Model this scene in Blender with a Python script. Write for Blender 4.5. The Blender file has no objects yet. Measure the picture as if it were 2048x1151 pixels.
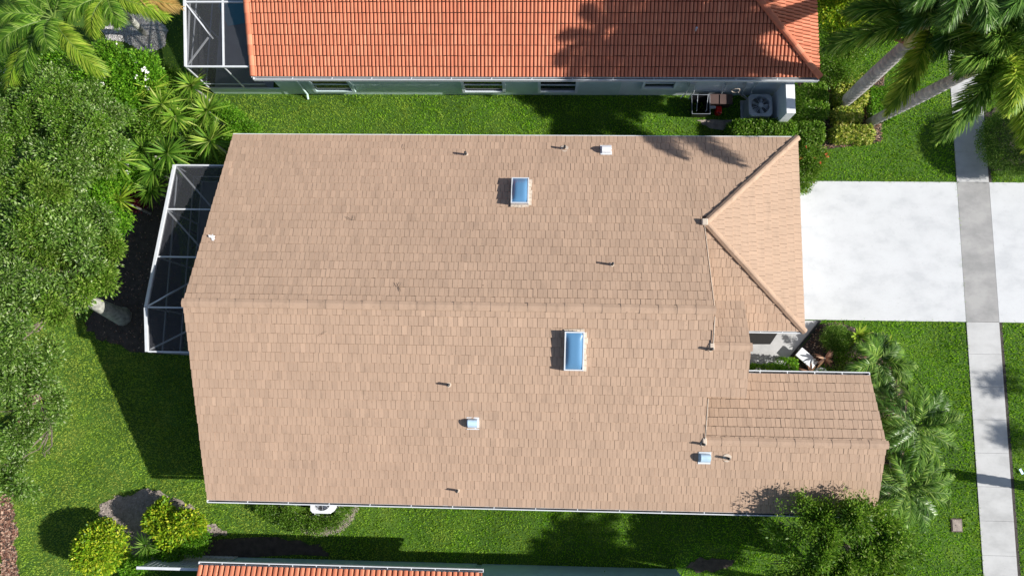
import bpy, math, random
import numpy as np
from mathutils import Vector, Matrix, Euler
R_ = math.radians
random.seed(7); rng = np.random.default_rng(11)
sc = bpy.context.scene

# ------------------------------------------------------------------ camera
CAMH = 29.0; FPX = 1400.0
cam_d = bpy.data.cameras.new('camera'); cam = bpy.data.objects.new('camera', cam_d)
sc.collection.objects.link(cam); sc.camera = cam
cam.location = (0, 0, CAMH); cam.rotation_euler = (0.13115795, 0.03359001, 0.01724184)
cam_d.sensor_width = 36; cam_d.lens = FPX / 2048 * 36; cam_d.clip_start = 0.5; cam_d.clip_end = 1000

# ------------------------------------------------------------------ light
SUN = Vector((1.46, -0.205, 1.0)).normalized()
w = bpy.data.worlds.new('World'); sc.world = w; w.use_nodes = True
nt = w.node_tree; bg = nt.nodes['Background']; bg.inputs[1].default_value = 0.078
sky = nt.nodes.new('ShaderNodeTexSky'); sky.sky_type = 'NISHITA'; sky.sun_disc = False
sky.sun_elevation = math.asin(SUN.z); sky.sun_rotation = math.atan2(SUN.x, SUN.y)
nt.links.new(sky.outputs[0], bg.inputs[0])
sd = bpy.data.lights.new('sun', 'SUN'); so = bpy.data.objects.new('sun', sd); sc.collection.objects.link(so)
sd.energy = 4.9; sd.angle = R_(0.6); sd.color = (1, 0.965, 0.91)
so.rotation_euler = SUN.to_track_quat('Z', 'Y').to_euler(); so.location = (20, -5, 40)
sc.view_settings.view_transform = 'Standard'; sc.view_settings.look = 'None'
sc.view_settings.exposure = 0.55; sc.view_settings.gamma = 1
sc.cycles.max_bounces = 6; sc.cycles.transparent_max_bounces = 12

# ------------------------------------------------------------------ helpers
C = sc.collection
def tag(o, label=None, cat=None, group=None, kind=None):
    if label: o['label'] = label
    if cat: o['category'] = cat
    if group: o['group'] = group
    if kind: o['kind'] = kind
    return o
def thing(name, loc, label, cat, group=None):
    o = bpy.data.objects.new(name, None); C.objects.link(o); o.location = loc
    o.empty_display_size = .3
    return tag(o, label, cat, group)
def _link(name, me, parent, mat):
    o = bpy.data.objects.new(name, me); C.objects.link(o)
    if mat: me.materials.append(mat)
    if parent:
        o.parent = parent; o.matrix_parent_inverse = Matrix.Identity(4)
        o.location = -abs_loc(parent)
    return o
def abs_loc(p):
    v = Vector(p.location)
    while p.parent: p = p.parent; v += Vector(p.location)
    return v
_ROT = Euler(cam.rotation_euler, 'XYZ').to_matrix()
def P(x, y, h=0.0):
    "world point seen at photo pixel x,y that lies at height h"
    d = _ROT @ Vector((x - 1024, -(y - 575.5), -FPX)); t = (CAMH - h) / -d.z
    return Vector((d.x * t, d.y * t, h))
class MB:
    def __init__(s): s.v = []; s.f = []
    def add(s, vs, fs):
        n = len(s.v); s.v += [tuple(q) for q in vs]; s.f += [[i + n for i in f] for f in fs]
    def box(s, a, b):
        x0, y0, z0 = [min(a[i], b[i]) for i in range(3)]; x1, y1, z1 = [max(a[i], b[i]) for i in range(3)]
        s.add([(x0,y0,z0),(x1,y0,z0),(x1,y1,z0),(x0,y1,z0),(x0,y0,z1),(x1,y0,z1),(x1,y1,z1),(x0,y1,z1)],
              [(0,3,2,1),(4,5,6,7),(0,1,5,4),(1,2,6,5),(2,3,7,6),(3,0,4,7)])
    def bar(s, a, b, wd, ht, up=(0,0,1)):
        a = Vector(a); b = Vector(b); d = (b - a).normalized(); up = Vector(up)
        sd_ = d.cross(up)
        if sd_.length < 1e-3: sd_ = d.cross(Vector((0,1,0)))
        sd_.normalize(); u = sd_.cross(d).normalized()
        sd_ *= wd/2; u *= ht/2
        vs = []
        for p in (a, b):
            for i, j in ((-1,-1),(1,-1),(1,1),(-1,1)): vs.append(p + sd_*i + u*j)
        s.add(vs, [(0,1,2,3),(7,6,5,4),(0,4,5,1),(1,5,6,2),(2,6,7,3),(3,7,4,0)])
    def tube(s, pts, rad, n=10, cap=True):
        pts = [Vector(p) for p in pts]
        if not hasattr(rad, '__len__'): rad = [rad]*len(pts)
        vs = []; prev = None
        for i, p in enumerate(pts):
            d = (pts[min(i+1, len(pts)-1)] - pts[max(i-1, 0)]).normalized()
            if prev is None: prev = d.orthogonal().normalized()
            u = (prev - d*prev.dot(d)).normalized(); prev = u; v = d.cross(u)
            for k in range(n):
                a = 2*math.pi*k/n; vs.append(p + (u*math.cos(a) + v*math.sin(a))*rad[i])
        fs = []
        for i in range(len(pts)-1):
            for k in range(n):
                fs.append((i*n+k, i*n+(k+1)%n, (i+1)*n+(k+1)%n, (i+1)*n+k))
        if cap: fs += [tuple(range(n))[::-1], tuple(range((len(pts)-1)*n, len(pts)*n))]
        s.add(vs, fs)
    def lathe(s, c, prof, n=20):
        c = Vector(c); vs = []
        for r, z in prof:
            for k in range(n):
                a = 2*math.pi*k/n; vs.append(c + Vector((r*math.cos(a), r*math.sin(a), z)))
        fs = []
        for i in range(len(prof)-1):
            for k in range(n): fs.append((i*n+k, i*n+(k+1)%n, (i+1)*n+(k+1)%n, (i+1)*n+k))
        fs.append(tuple(range((len(prof)-1)*n, len(prof)*n)))
        s.add(vs, fs)
    def prism(s, poly, z0, z1):
        n = len(poly); vs = [(p[0], p[1], z0) for p in poly] + [(p[0], p[1], z1) for p in poly]
        s.add(vs, [tuple(range(n))[::-1], tuple(range(n, 2*n))] + [(i, (i+1)%n, n+(i+1)%n, n+i) for i in range(n)])
    def sheet(s, pts):
        s.add(pts, [tuple(range(len(pts)))])
    def build(s, name, mat=None, parent=None, smooth=False, bevel=0):
        me = bpy.data.meshes.new(name); me.from_pydata(s.v, [], s.f); me.update()
        if smooth: me.polygons.foreach_set('use_smooth', [True]*len(me.polygons))
        o = _link(name, me, parent, mat)
        if bevel:
            m = o.modifiers.new('bevel', 'BEVEL'); m.width = bevel; m.segments = 2; m.limit_method = 'ANGLE'
        return o
def np_mesh(name, V, F, mat, parent=None, smooth=False):
    "V Nx3, F Mxk all faces of k corners"
    me = bpy.data.meshes.new(name); V = np.asarray(V, np.float32); F = np.asarray(F, np.int32)
    k = F.shape[1]
    me.vertices.add(len(V)); me.vertices.foreach_set('co', V.ravel())
    me.loops.add(F.size); me.loops.foreach_set('vertex_index', F.ravel())
    me.polygons.add(len(F)); me.polygons.foreach_set('loop_start', np.arange(0, F.size, k, dtype=np.int32))
    me.polygons.foreach_set('loop_total', np.full(len(F), k, np.int32))
    if smooth: me.polygons.foreach_set('use_smooth', np.ones(len(F), bool))
    me.update(calc_edges=True); me.validate()
    return _link(name, me, parent, mat)
class LB:
    "collects numpy leaf batches into one mesh of quads"
    def __init__(s): s.V = []; s.F = []; s.n = 0
    def add(s, V, F): s.V.append(V); s.F.append(F + s.n); s.n += len(V)
    def build(s, name, mat, parent=None, smooth=False): return np_mesh(name, np.concatenate(s.V), np.concatenate(s.F), mat, parent, smooth)

# ------------------------------------------------------------------ materials
M = {}
def mat(name):
    m = bpy.data.materials.new(name); m.use_nodes = True; M[name] = m
    return m, m.node_tree, m.node_tree.nodes['Principled BSDF']
def plain(name, col, rough=.7, metal=0, bump=0, bscale=40, var=.12, vscale=3):
    m, t, b = mat(name)
    b.inputs['Roughness'].default_value = rough; b.inputs['Metallic'].default_value = metal
    n = t.nodes.new('ShaderNodeTexNoise'); n.inputs['Scale'].default_value = vscale; n.inputs['Detail'].default_value = 6
    g = t.nodes.new('ShaderNodeNewGeometry'); t.links.new(g.outputs['Position'], n.inputs['Vector'])
    r = t.nodes.new('ShaderNodeValToRGB'); e = r.color_ramp.elements
    e[0].position = .3; e[1].position = .7
    e[0].color = (*[c*(1-var) for c in col], 1); e[1].color = (*[min(1, c*(1+var)) for c in col], 1)
    t.links.new(n.outputs[0], r.inputs[0]); t.links.new(r.outputs[0], b.inputs['Base Color'])
    if bump:
        n2 = t.nodes.new('ShaderNodeTexNoise'); n2.inputs['Scale'].default_value = bscale; n2.inputs['Detail'].default_value = 4
        t.links.new(g.outputs['Position'], n2.inputs['Vector'])
        bp = t.nodes.new('ShaderNodeBump'); bp.inputs['Strength'].default_value = bump; bp.inputs['Distance'].default_value = .02
        t.links.new(n2.outputs[0], bp.inputs['Height']); t.links.new(bp.outputs[0], b.inputs['Normal'])
    return m
def ramp(t, stops):
    r = t.nodes.new('ShaderNodeValToRGB'); e = r.color_ramp.elements
    while len(e) < len(stops): e.new(.5)
    for i, (p, c) in enumerate(stops): e[i].position = p; e[i].color = (*c, 1)
    return r
def island(name, stops, rough=.75, noise=.18, nscale=1.2, bump=0, bscale=60, grime=0):
    "colour picked per island of the mesh (tile to tile, leaf to leaf), with slow weathering noise"
    m, t, b = mat(name); b.inputs['Roughness'].default_value = rough
    g = t.nodes.new('ShaderNodeNewGeometry'); r = ramp(t, stops)
    t.links.new(g.outputs['Random Per Island'], r.inputs[0])
    n = t.nodes.new('ShaderNodeTexNoise'); n.inputs['Scale'].default_value = nscale; n.inputs['Detail'].default_value = 7
    n.inputs['Roughness'].default_value = .65
    t.links.new(g.outputs['Position'], n.inputs['Vector'])
    mr = t.nodes.new('ShaderNodeMapRange'); mr.inputs[1].default_value = .3; mr.inputs[2].default_value = .7
    mr.inputs[3].default_value = 1-noise; mr.inputs[4].default_value = 1+noise
    t.links.new(n.outputs[0], mr.inputs[0])
    mx = t.nodes.new('ShaderNodeVectorMath'); mx.operation = 'SCALE'
    t.links.new(r.outputs[0], mx.inputs[0]); t.links.new(mr.outputs[0], mx.inputs['Scale'])
    if grime:
        mp = t.nodes.new('ShaderNodeMapping'); mp.inputs['Scale'].default_value = (1, .22, 1); t.links.new(g.outputs['Position'], mp.inputs[0])
        n4 = t.nodes.new('ShaderNodeTexNoise'); n4.inputs['Scale'].default_value = 5; n4.inputs['Detail'].default_value = 8; n4.inputs['Roughness'].default_value = .7; t.links.new(mp.outputs[0], n4.inputs['Vector'])
        r4 = ramp(t, [(.52, (1,1,1)), (.78, (1-grime,)*3)]); t.links.new(n4.outputs[0], r4.inputs[0])
        n5 = t.nodes.new('ShaderNodeTexNoise'); n5.inputs['Scale'].default_value = 11; n5.inputs['Detail'].default_value = 2; t.links.new(g.outputs['Position'], n5.inputs['Vector'])
        r5 = ramp(t, [(.735, (1,1,1)), (.76, (.45,.42,.40))]); t.links.new(n5.outputs[0], r5.inputs[0])
        m5 = t.nodes.new('ShaderNodeVectorMath'); m5.operation = 'MULTIPLY'; t.links.new(r4.outputs[0], m5.inputs[0]); t.links.new(r5.outputs[0], m5.inputs[1])
        m4 = t.nodes.new('ShaderNodeVectorMath'); m4.operation = 'MULTIPLY'; t.links.new(mx.outputs[0], m4.inputs[0]); t.links.new(m5.outputs[0], m4.inputs[1]); t.links.new(m4.outputs[0], b.inputs['Base Color'])
    else: t.links.new(mx.outputs[0], b.inputs['Base Color'])
    if bump:
        n2 = t.nodes.new('ShaderNodeTexNoise'); n2.inputs['Scale'].default_value = bscale
        t.links.new(g.outputs['Position'], n2.inputs['Vector'])
        bp = t.nodes.new('ShaderNodeBump'); bp.inputs['Strength'].default_value = bump; bp.inputs['Distance'].default_value = .01
        t.links.new(n2.outputs[0], bp.inputs['Height']); t.links.new(bp.outputs[0], b.inputs['Normal'])
    m['scale_node'] = mx.name
    return m
def leaf(name, stops, trans=.35, rough=.42, noise=.25, nscale=.9):
    m = island(name, stops, rough, noise, nscale); t = m.node_tree; b = t.nodes['Principled BSDF']
    out = t.nodes['Material Output']; tr = t.nodes.new('ShaderNodeBsdfTranslucent')
    hs = t.nodes.new('ShaderNodeHueSaturation'); hs.inputs['Hue'].default_value = .485; hs.inputs['Value'].default_value = 1.5
    t.links.new(t.nodes[m['scale_node']].outputs[0], hs.inputs['Color']); t.links.new(hs.outputs[0], tr.inputs[0])
    mx = t.nodes.new('ShaderNodeMixShader'); mx.inputs[0].default_value = trans
    t.links.new(b.outputs[0], mx.inputs[1]); t.links.new(tr.outputs[0], mx.inputs[2]); t.links.new(mx.outputs[0], out.inputs[0])
    b.inputs['Specular IOR Level'].default_value = .22
    return m
TAN = (.422, .288, .200)
def tone(c, k): return tuple(min(1, x*k) for x in c)
island('tan_tile', [(0, tone(TAN,.955)), (.4, tone(TAN,.985)), (.92, tone(TAN,1.015)), (.985, tone(TAN,1.04)), (1, tone(TAN,1.12))], .8, .06, .8, .25, 45, .22)
island('tan_cap', [(0, tone(TAN,.93)), (1, tone(TAN,1.03))], .8, .10, 2.0, .2, 45, .35)
plain('tan_under', (.17,.11,.08), .9)
island('clay_tile', [(0, (.50,.15,.075)), (.5, (.55,.175,.09)), (.85,(.59,.20,.105)), (1, (.64,.25,.14))], .75, .10, .7, .25, 60, .30)
plain('clay_under', (.10,.035,.02), .9)
plain('mortar', (.55,.46,.37), .9, bump=.5, bscale=30)
plain('white_metal', (.62,.64,.66), .45, var=.06, vscale=6)
plain('pan_gutter', (.05,.05,.05), .9)
plain('aqua_stucco', (.54,.68,.67), .9, bump=.6, bscale=50, var=.05)
plain('shade_tint_stucco', (.66,.73,.77), .9, bump=.6, bscale=50, var=.05)  # aqua wall paint with bluish tree shade put into its colour
plain('teal_stucco', (.34,.53,.57), .9, bump=.6, bscale=50, var=.06)
plain('beige_stucco', (.50,.40,.31), .9, bump=.6, bscale=50, var=.05)
plain('white_paint', (.80,.82,.84), .6, var=.04)
plain('dark_glass', (.012,.015,.02), .08)
plain('black', (.012,.012,.013), .6)
plain('black_pipe', (.03,.03,.03), .5)
plain('grey_metal', (.40,.43,.48), .45, .3)
plain('light_grey_metal', (.52,.55,.60), .4, .2)
plain('brown_plastic', (.085,.05,.043), .6)
plain('red_plastic', (.62,.012,.01), .3)
plain('bark_grey', (.30,.285,.27), .9, bump=.8, bscale=14, var=.3, vscale=4)
plain('bark_pale', (.33,.33,.29), .9, bump=.9, bscale=12, var=.45, vscale=5)
plain('crownshaft_green', (.30,.30,.12), .6, var=.25, vscale=3)
plain('brown_sheath', (.30,.13,.07), .7, var=.3, vscale=5)
plain('twig', (.07,.05,.04), .9)
plain('stalk_green', (.13,.20,.035), .6)
plain('shaded_mulch', (.02,.019,.018), .95, bump=.5)
plain('limb_brown', (.16,.13,.10), .9, bump=.6, bscale=20, var=.3)
plain('soil', (.06,.046,.038), .95, bump=.8, bscale=18, var=.35, vscale=5)
plain('sand_soil', (.30,.25,.215), .95, bump=.8, bscale=14, var=.3, vscale=5)
plain('gravel', (.42,.39,.38), .95, bump=1, bscale=30, var=.3, vscale=20)
plain('patio_paving', (.30,.30,.32), .8, bump=.2, bscale=9, var=.12, vscale=2)
plain('blue_metal', (.52,.70,.86), .35, .1)
plain('flower_white', (.85,.83,.80), .7)
plain('asphalt', (.055,.055,.058), .95, bump=.5, bscale=60)
plain('coral_red', (.65,.08,.03), .6)

# leaves
leaf('grass_blade', [(0, (.075,.22,.006)), (.5, (.17,.39,.010)), (.9, (.30,.54,.03)), (1, (.45,.58,.10))], .42, .6, .25, .35)
def dry_grass():
    "the turf is yellower and drier towards the back yard"
    m = M['grass_blade']; t = m.node_tree; sc_ = t.nodes[m['scale_node']]; src = sc_.inputs[0].links[0].from_socket
    g = t.nodes.new('ShaderNodeNewGeometry'); sx = t.nodes.new('ShaderNodeSeparateXYZ'); t.links.new(g.outputs['Position'], sx.inputs[0])
    mr = t.nodes.new('ShaderNodeMapRange'); mr.inputs[1].default_value = 2; mr.inputs[2].default_value = -18; mr.inputs[3].default_value = -.12; mr.inputs[4].default_value = .50; t.links.new(sx.outputs[0], mr.inputs[0])
    n = t.nodes.new('ShaderNodeTexNoise'); n.inputs['Scale'].default_value = .9; n.inputs['Detail'].default_value = 6; t.links.new(g.outputs['Position'], n.inputs['Vector'])
    m2 = t.nodes.new('ShaderNodeMapRange'); m2.inputs[1].default_value = .42; m2.inputs[2].default_value = .72; m2.inputs[3].default_value = 0; m2.inputs[4].default_value = .6; t.links.new(n.outputs[0], m2.inputs[0])
    ad = t.nodes.new('ShaderNodeMath'); ad.operation = 'ADD'; ad.use_clamp = True; t.links.new(mr.outputs[0], ad.inputs[0]); t.links.new(m2.outputs[0], ad.inputs[1])
    mx = t.nodes.new('ShaderNodeMix'); mx.data_type = 'RGBA'; t.links.new(ad.outputs[0], mx.inputs[0]); t.links.new(src, mx.inputs[6]); mx.inputs[7].default_value = (.34,.41,.07,1)
    t.links.new(mx.outputs[2], sc_.inputs[0])
dry_grass()
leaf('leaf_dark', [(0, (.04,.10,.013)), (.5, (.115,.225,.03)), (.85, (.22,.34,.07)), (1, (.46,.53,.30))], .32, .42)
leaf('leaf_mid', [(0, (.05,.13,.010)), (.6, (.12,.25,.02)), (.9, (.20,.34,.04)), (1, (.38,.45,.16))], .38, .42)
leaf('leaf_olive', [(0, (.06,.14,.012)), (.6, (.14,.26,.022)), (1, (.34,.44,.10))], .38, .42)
leaf('leaf_bright', [(0, (.05,.16,.008)), (.6, (.12,.30,.016)), (1, (.26,.46,.04))], .4, .42)
leaf('leaf_lime', [(0, (.07,.19,.010)), (.45, (.22,.38,.018)), (.8, (.38,.46,.025)), (1, (.62,.62,.05))], .35, .42)
leaf('leaf_yellow', [(0, (.08,.18,.02)), (.4, (.26,.36,.04)), (.8, (.52,.53,.10)), (1, (.75,.70,.28))], .35, .42)
leaf('leaf_hedge', [(0, (.045,.12,.012)), (.6, (.12,.25,.025)), (1, (.32,.46,.10))], .28, .4)
leaf('rosette_leaf', [(0, (.07,.18,.02)), (.5, (.17,.32,.03)), (.85, (.36,.48,.07)), (1, (.58,.62,.22))], .35, .4, .2)
leaf('frond_dark', [(0, (.035,.095,.014)), (.5, (.075,.17,.024)), (.8, (.14,.27,.05)), (.93, (.30,.44,.14)), (1, (.58,.68,.40))], .28, .32)  # palest stops put highlights into the leaflet colour
leaf('frond_mid', [(0, (.04,.11,.012)), (.5, (.10,.22,.02)), (.8, (.19,.34,.035)), (.95, (.36,.50,.10)), (1, (.46,.58,.18))], .38, .62)
leaf('frond_lime', [(0, (.08,.17,.012)), (.5, (.20,.34,.025)), (1, (.46,.54,.08))], .4, .4)
leaf('frond_dry', [(0, (.18,.12,.03)), (.5, (.38,.25,.07)), (1, (.50,.36,.12))], .35, .6)
leaf('leaf_bronze', [(0, (.07,.03,.02)), (.5, (.20,.10,.06)), (1, (.42,.25,.14))], .3, .5)
leaf('leaf_maroon', [(0, (.05,.01,.012)), (.5, (.16,.02,.03)), (1, (.30,.06,.07))], .3, .5)
leaf('mulch_chip', [(0, (.12,.05,.035)), (.5, (.28,.15,.10)), (1, (.50,.36,.27))], .0, .9)
leaf('grey_chip', [(0, (.15,.12,.10)), (.5, (.30,.25,.21)), (1, (.48,.42,.37))], .0, .9)
leaf('pebble', [(0, (.30,.29,.28)), (.5, (.58,.56,.54)), (1, (.85,.83,.80))], .0, .9)

def concrete(name, c0, c1, stain, joint=None):
    m, t, b = mat(name); b.inputs['Roughness'].default_value = .85
    g = t.nodes.new('ShaderNodeNewGeometry')
    n = t.nodes.new('ShaderNodeTexNoise'); n.inputs['Scale'].default_value = .8; n.inputs['Detail'].default_value = 12; n.inputs['Roughness'].default_value = .62
    mp = t.nodes.new('ShaderNodeMapping'); mp.inputs['Scale'].default_value = (1, 1.6, 1)
    t.links.new(g.outputs['Position'], mp.inputs[0]); t.links.new(mp.outputs[0], n.inputs['Vector'])
    r = ramp(t, [(.34, stain), (.5, c0), (.62, c1)]); t.links.new(n.outputs[0], r.inputs[0])
    n3 = t.nodes.new('ShaderNodeTexNoise'); n3.inputs['Scale'].default_value = 9; n3.inputs['Detail'].default_value = 6; n3.inputs['Roughness'].default_value = .75
    t.links.new(g.outputs['Position'], n3.inputs['Vector'])
    r3 = ramp(t, [(.27, (.72,.72,.72)), (.42, (1,1,1))]); t.links.new(n3.outputs[0], r3.inputs[0])
    mx = t.nodes.new('ShaderNodeMix'); mx.data_type = 'RGBA'; mx.blend_type = 'MULTIPLY'; mx.inputs[0].default_value = .6
    t.links.new(r.outputs[0], mx.inputs[6]); t.links.new(r3.outputs[0], mx.inputs[7]); t.links.new(mx.outputs[2], b.inputs['Base Color'])
    n2 = t.nodes.new('ShaderNodeTexNoise'); n2.inputs['Scale'].default_value = 60
    t.links.new(g.outputs['Position'], n2.inputs['Vector'])
    bp = t.nodes.new('ShaderNodeBump'); bp.inputs['Strength'].default_value = .25; bp.inputs['Distance'].default_value = .01
    t.links.new(n2.outputs[0], bp.inputs['Height']); t.links.new(bp.outputs[0], b.inputs['Normal'])
concrete('bright_concrete', (.545,.555,.565), (.568,.58,.59), (.475,.487,.50))
concrete('walk_concrete', (.46,.46,.455), (.505,.505,.50), (.38,.38,.375))
concrete('grey_concrete', (.31,.305,.30), (.36,.355,.345), (.25,.25,.245))
plain('joint_dark', (.06,.05,.045), .95)

def ground_mat():
    m, t, b = mat('turf_soil'); b.inputs['Roughness'].default_value = .95
    g = t.nodes.new('ShaderNodeNewGeometry')
    n = t.nodes.new('ShaderNodeTexNoise'); n.inputs['Scale'].default_value = .45; n.inputs['Detail'].default_value = 8
    t.links.new(g.outputs['Position'], n.inputs['Vector'])
    r = ramp(t, [(.35, (.035,.085,.005)), (.55, (.055,.125,.008)), (.7, (.08,.15,.014))]); t.links.new(n.outputs[0], r.inputs[0])
    t.links.new(r.outputs[0], b.inputs['Base Color'])
ground_mat()
def screen_mat():
    m, t, b = mat('insect_screen'); b.inputs['Base Color'].default_value = (.050,.051,.060,1); b.inputs['Roughness'].default_value = .7
    tr = t.nodes.new('ShaderNodeBsdfTransparent'); mx = t.nodes.new('ShaderNodeMixShader'); mx.inputs[0].default_value = .48
    t.links.new(tr.outputs[0], mx.inputs[1]); t.links.new(b.outputs[0], mx.inputs[2])
    t.links.new(mx.outputs[0], t.nodes['Material Output'].inputs[0])
screen_mat()
def dome_mat():
    m, t, b = mat('skylight_acrylic'); b.inputs['Base Color'].default_value = (.10,.235,.40,1)
    b.inputs['Roughness'].default_value = .28; b.inputs['Coat Weight'].default_value = .5
dome_mat()
m, t, b = mat('pool_water'); b.inputs['Base Color'].default_value = (.06,.40,.55,1); b.inputs['Roughness'].default_value = .05

# ------------------------------------------------------------------ leaves and plants
def unit(v): return v / np.maximum(np.linalg.norm(v, axis=-1, keepdims=True), 1e-9)
def leaf_quads(pos, dirv, nrm, L, W, fold=.0):
    "diamond leaves: pos Nx3 base, dirv growth direction, nrm face normal"
    d = unit(dirv); s = unit(np.cross(d, nrm)); n = np.cross(s, d)
    L = np.asarray(L).reshape(-1,1); W = np.asarray(W).reshape(-1,1)
    a = pos; t_ = pos + d*L; m1 = pos + d*L*.5 + s*W*.5 + n*W*fold; m2 = pos + d*L*.5 - s*W*.5 + n*W*fold
    V = np.stack([a, m1, t_, m2], 1).reshape(-1, 3); N = len(pos)
    return V, np.arange(N*4).reshape(N, 4)
def cnoise(p, f=1.0, seed=0):
    r = np.random.default_rng(seed); v = np.zeros(len(p))
    for i in range(7):
        k = r.normal(size=3); k = k/np.linalg.norm(k)*f*(.6+.35*i); v += np.sin(p@k + r.uniform(0, 6.28))/(1+.25*i)
    return v/3
def blob_points(blobs, n, shell=.55, low=-.3):
    "points in the outer shell of ellipsoids; (cx,cy,cz,rx,ry,rz)"
    B = np.array(blobs, float); vol = (B[:,3]*B[:,4]*B[:,5])**(2/3); k = rng.choice(len(B), n, p=vol/vol.sum())
    d = unit(rng.normal(size=(n,3))); d[:,2] = np.where(d[:,2] < low, -d[:,2], d[:,2])
    r = shell + (1-shell)*rng.random(n)**.6
    return B[k,:3] + d*r[:,None]*B[k,3:6], d
def foliage(lb, blobs, nclump, per, size, spread, shell=.5, gap=-.45, gf=1.6, low=-.3, asp=.45, up=.5, seed=1, droop=0., billow=0.):
    if billow:
        Bm = float(np.mean([b[3] for b in blobs])); rs = billow if billow > .01 else Bm*.3
        m = max(12, int(nclump/22)); c0, d0 = blob_points(blobs, m, shell, low); k0 = cnoise(c0, gf, seed) > gap; c0, d0 = c0[k0], d0[k0]
        i0 = rng.integers(0, len(c0), nclump); e_ = unit(rng.normal(size=(nclump,3)) + d0[i0]*.5); e_[:,2] = np.where(e_[:,2] < -.2, -e_[:,2], e_[:,2])
        rr = (rs*rng.uniform(.6,1.35,len(c0)))[i0]; c = c0[i0] + e_*(rr*(.55+.45*rng.random(nclump)))[:,None]*np.array([1,1,.75]); d = e_
    else:
        c, d = blob_points(blobs, nclump, shell, low)
        keep = cnoise(c, gf, seed) > gap; c, d = c[keep], d[keep]
    c = np.repeat(c, per, 0); d = np.repeat(d, per, 0); n = len(c)
    off = rng.normal(size=(n,3))*spread
    dr = unit(off + d*spread*.8 + rng.normal(size=(n,3))*spread*.5); dr[:,2] -= droop
    nr = unit(d*.6 + rng.normal(size=(n,3))*.55 + np.array([0,0,up]))
    sz = size*rng.uniform(.6, 1.3, n)
    V, F = leaf_quads(c + off, dr, nr, sz, sz*asp, .12); lb.add(V, F)
def branches(mb, base, blobs, k=10, r0=.16, sub=3, r1=.015):
    base = Vector(base)
    for i in range(k):
        b = random.choice(blobs); d = Vector([random.gauss(0,1) for _ in range(3)]).normalized(); d.z = abs(d.z)*.8
        e = Vector(b[:3]) + Vector((d.x*b[3], d.y*b[4], d.z*b[5]))*.8
        m_ = base.lerp(Vector(b[:3]), .6) + Vector((random.uniform(-.2,.2), random.uniform(-.2,.2), 0))
        mb.tube([base, m_, m_.lerp(e, .55)+Vector((0,0,.12)), e], [r0, r0*.55, r0*.25, r1], 6)
        for _ in range(sub):
            s0 = m_.lerp(e, random.uniform(.25,.85)); dd = Vector([random.gauss(0,1) for _ in range(3)]).normalized()
            e2 = s0 + dd*random.uniform(.4,.9)*max(b[3]*.45,.3); mb.tube([s0, s0.lerp(e2,.5)+Vector((0,0,.05)), e2], [r0*.2, r0*.13, r1*.7], 5)
def tree(name, base, blobs, leafmat, label, cat='tree', nclump=1500, per=14, size=.09, spread=.12, trunk_r=.2, bark='bark_grey', group=None, lean=None, nb=12, gap=-.45, shell=.5, gf=1.6, asp=.45, seed=1, low=-.3, up=.5, extra=None, billow=.36):
    t = thing(name, base, label, cat, group)
    c = np.mean([b[:3] for b in blobs], 0); top = Vector((c[0], c[1], c[2]*.62)) if lean is None else Vector(lean)
    mb = MB(); b0 = Vector(base)
    mb.tube([b0 - Vector((0,0,.1)), b0 + Vector((0,0,.25)), b0.lerp(top,.5), top], [trunk_r*1.35, trunk_r*1.05, trunk_r*.8, trunk_r*.35], 14)
    mb.build('trunk', M[bark], t, True)
    mb = MB(); branches(mb, top, blobs, nb, min(.06, trunk_r*.4)); mb.build('branches', M['limb_brown'], t)
    lb = LB(); foliage(lb, blobs, nclump, per, size, spread, shell, gap, gf, low, asp, up, seed, 0, billow); foliage(lb, [(b[0],b[1],b[2],b[3]*1.12,b[4]*1.12,b[5]*1.05) for b in blobs], max(60, nclump//7), per, size, spread*1.1, .85, -.9, gf, low, asp, up, seed+1, 0, .14)
    cr = lb.build('crown', M[leafmat], t)
    if extra: extra(t, blobs)
    return t
def strip_leaves(base, dirs, L, W, droop, segs=4, fold=.1):
    "long bladed leaves from base Nx3 along dirs, tapering, bending down"
    N = len(base); d = unit(dirs); s = unit(np.cross(d, np.array([0,0,1.])) + 1e-6)
    L = np.broadcast_to(L, (N,)).reshape(-1,1); W = np.broadcast_to(W, (N,)).reshape(-1,1); dp = np.broadcast_to(droop, (N,)).reshape(-1,1)
    rows = []
    prof = [.45, 1, .95, .65, .08] if segs == 4 else ([.6, 1, .1] if segs == 2 else [.5, 1, .75, .08])
    for i in range(segs+1):
        f = i/segs; p = base + d*L*f; p = p.copy(); p[:,2] -= (dp*L*f*f)[:,0]
        wv = s*W*.5*prof[i]
        rows.append(p - wv); rows.append(p + wv)
    V = np.stack(rows, 1).reshape(-1,3); k = 2*(segs+1)
    F = np.concatenate([np.array([[2*i, 2*i+1, 2*i+3, 2*i+2]]) for i in range(segs)])
    F = (np.arange(N)[:,None,None]*k + F[None]).reshape(-1,4)
    return V, F
def rosette(name, c, rad, n, label, cat='plant', stem_h=1.2, matn='rosette_leaf', width=.05, group=None, ground=0., tilt=0.):
    "spiky head of sword leaves on a thin stem"
    c = Vector(c); t = thing(name, (c.x, c.y, ground), label, cat, group)
    if c.z - ground > .15:
        mb = MB(); mb.tube([(c.x, c.y, ground-.05), (c.x+.03, c.y, (c.z+ground)/2), (c.x, c.y, c.z)], [.06, .05, .045], 8); mb.build('stem', M['bark_grey'], t)
    az = rng.uniform(0, 2*math.pi, n); q = rng.random(n); el = R_(-12) + q**1.2*R_(78)
    dirs = np.stack([np.cos(az)*np.cos(el), np.sin(az)*np.cos(el), np.sin(el)], 1)
    V, F = strip_leaves(np.array([list(c)])+dirs*.03, dirs, rad*rng.uniform(.75,1.1,n)*(1-.25*q), width*rng.uniform(.8,1.2,n), .22*(1-q*.7))
    lb = LB(); lb.add(V, F); lb.build('leaves', M[matn], t)
    return t
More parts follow.
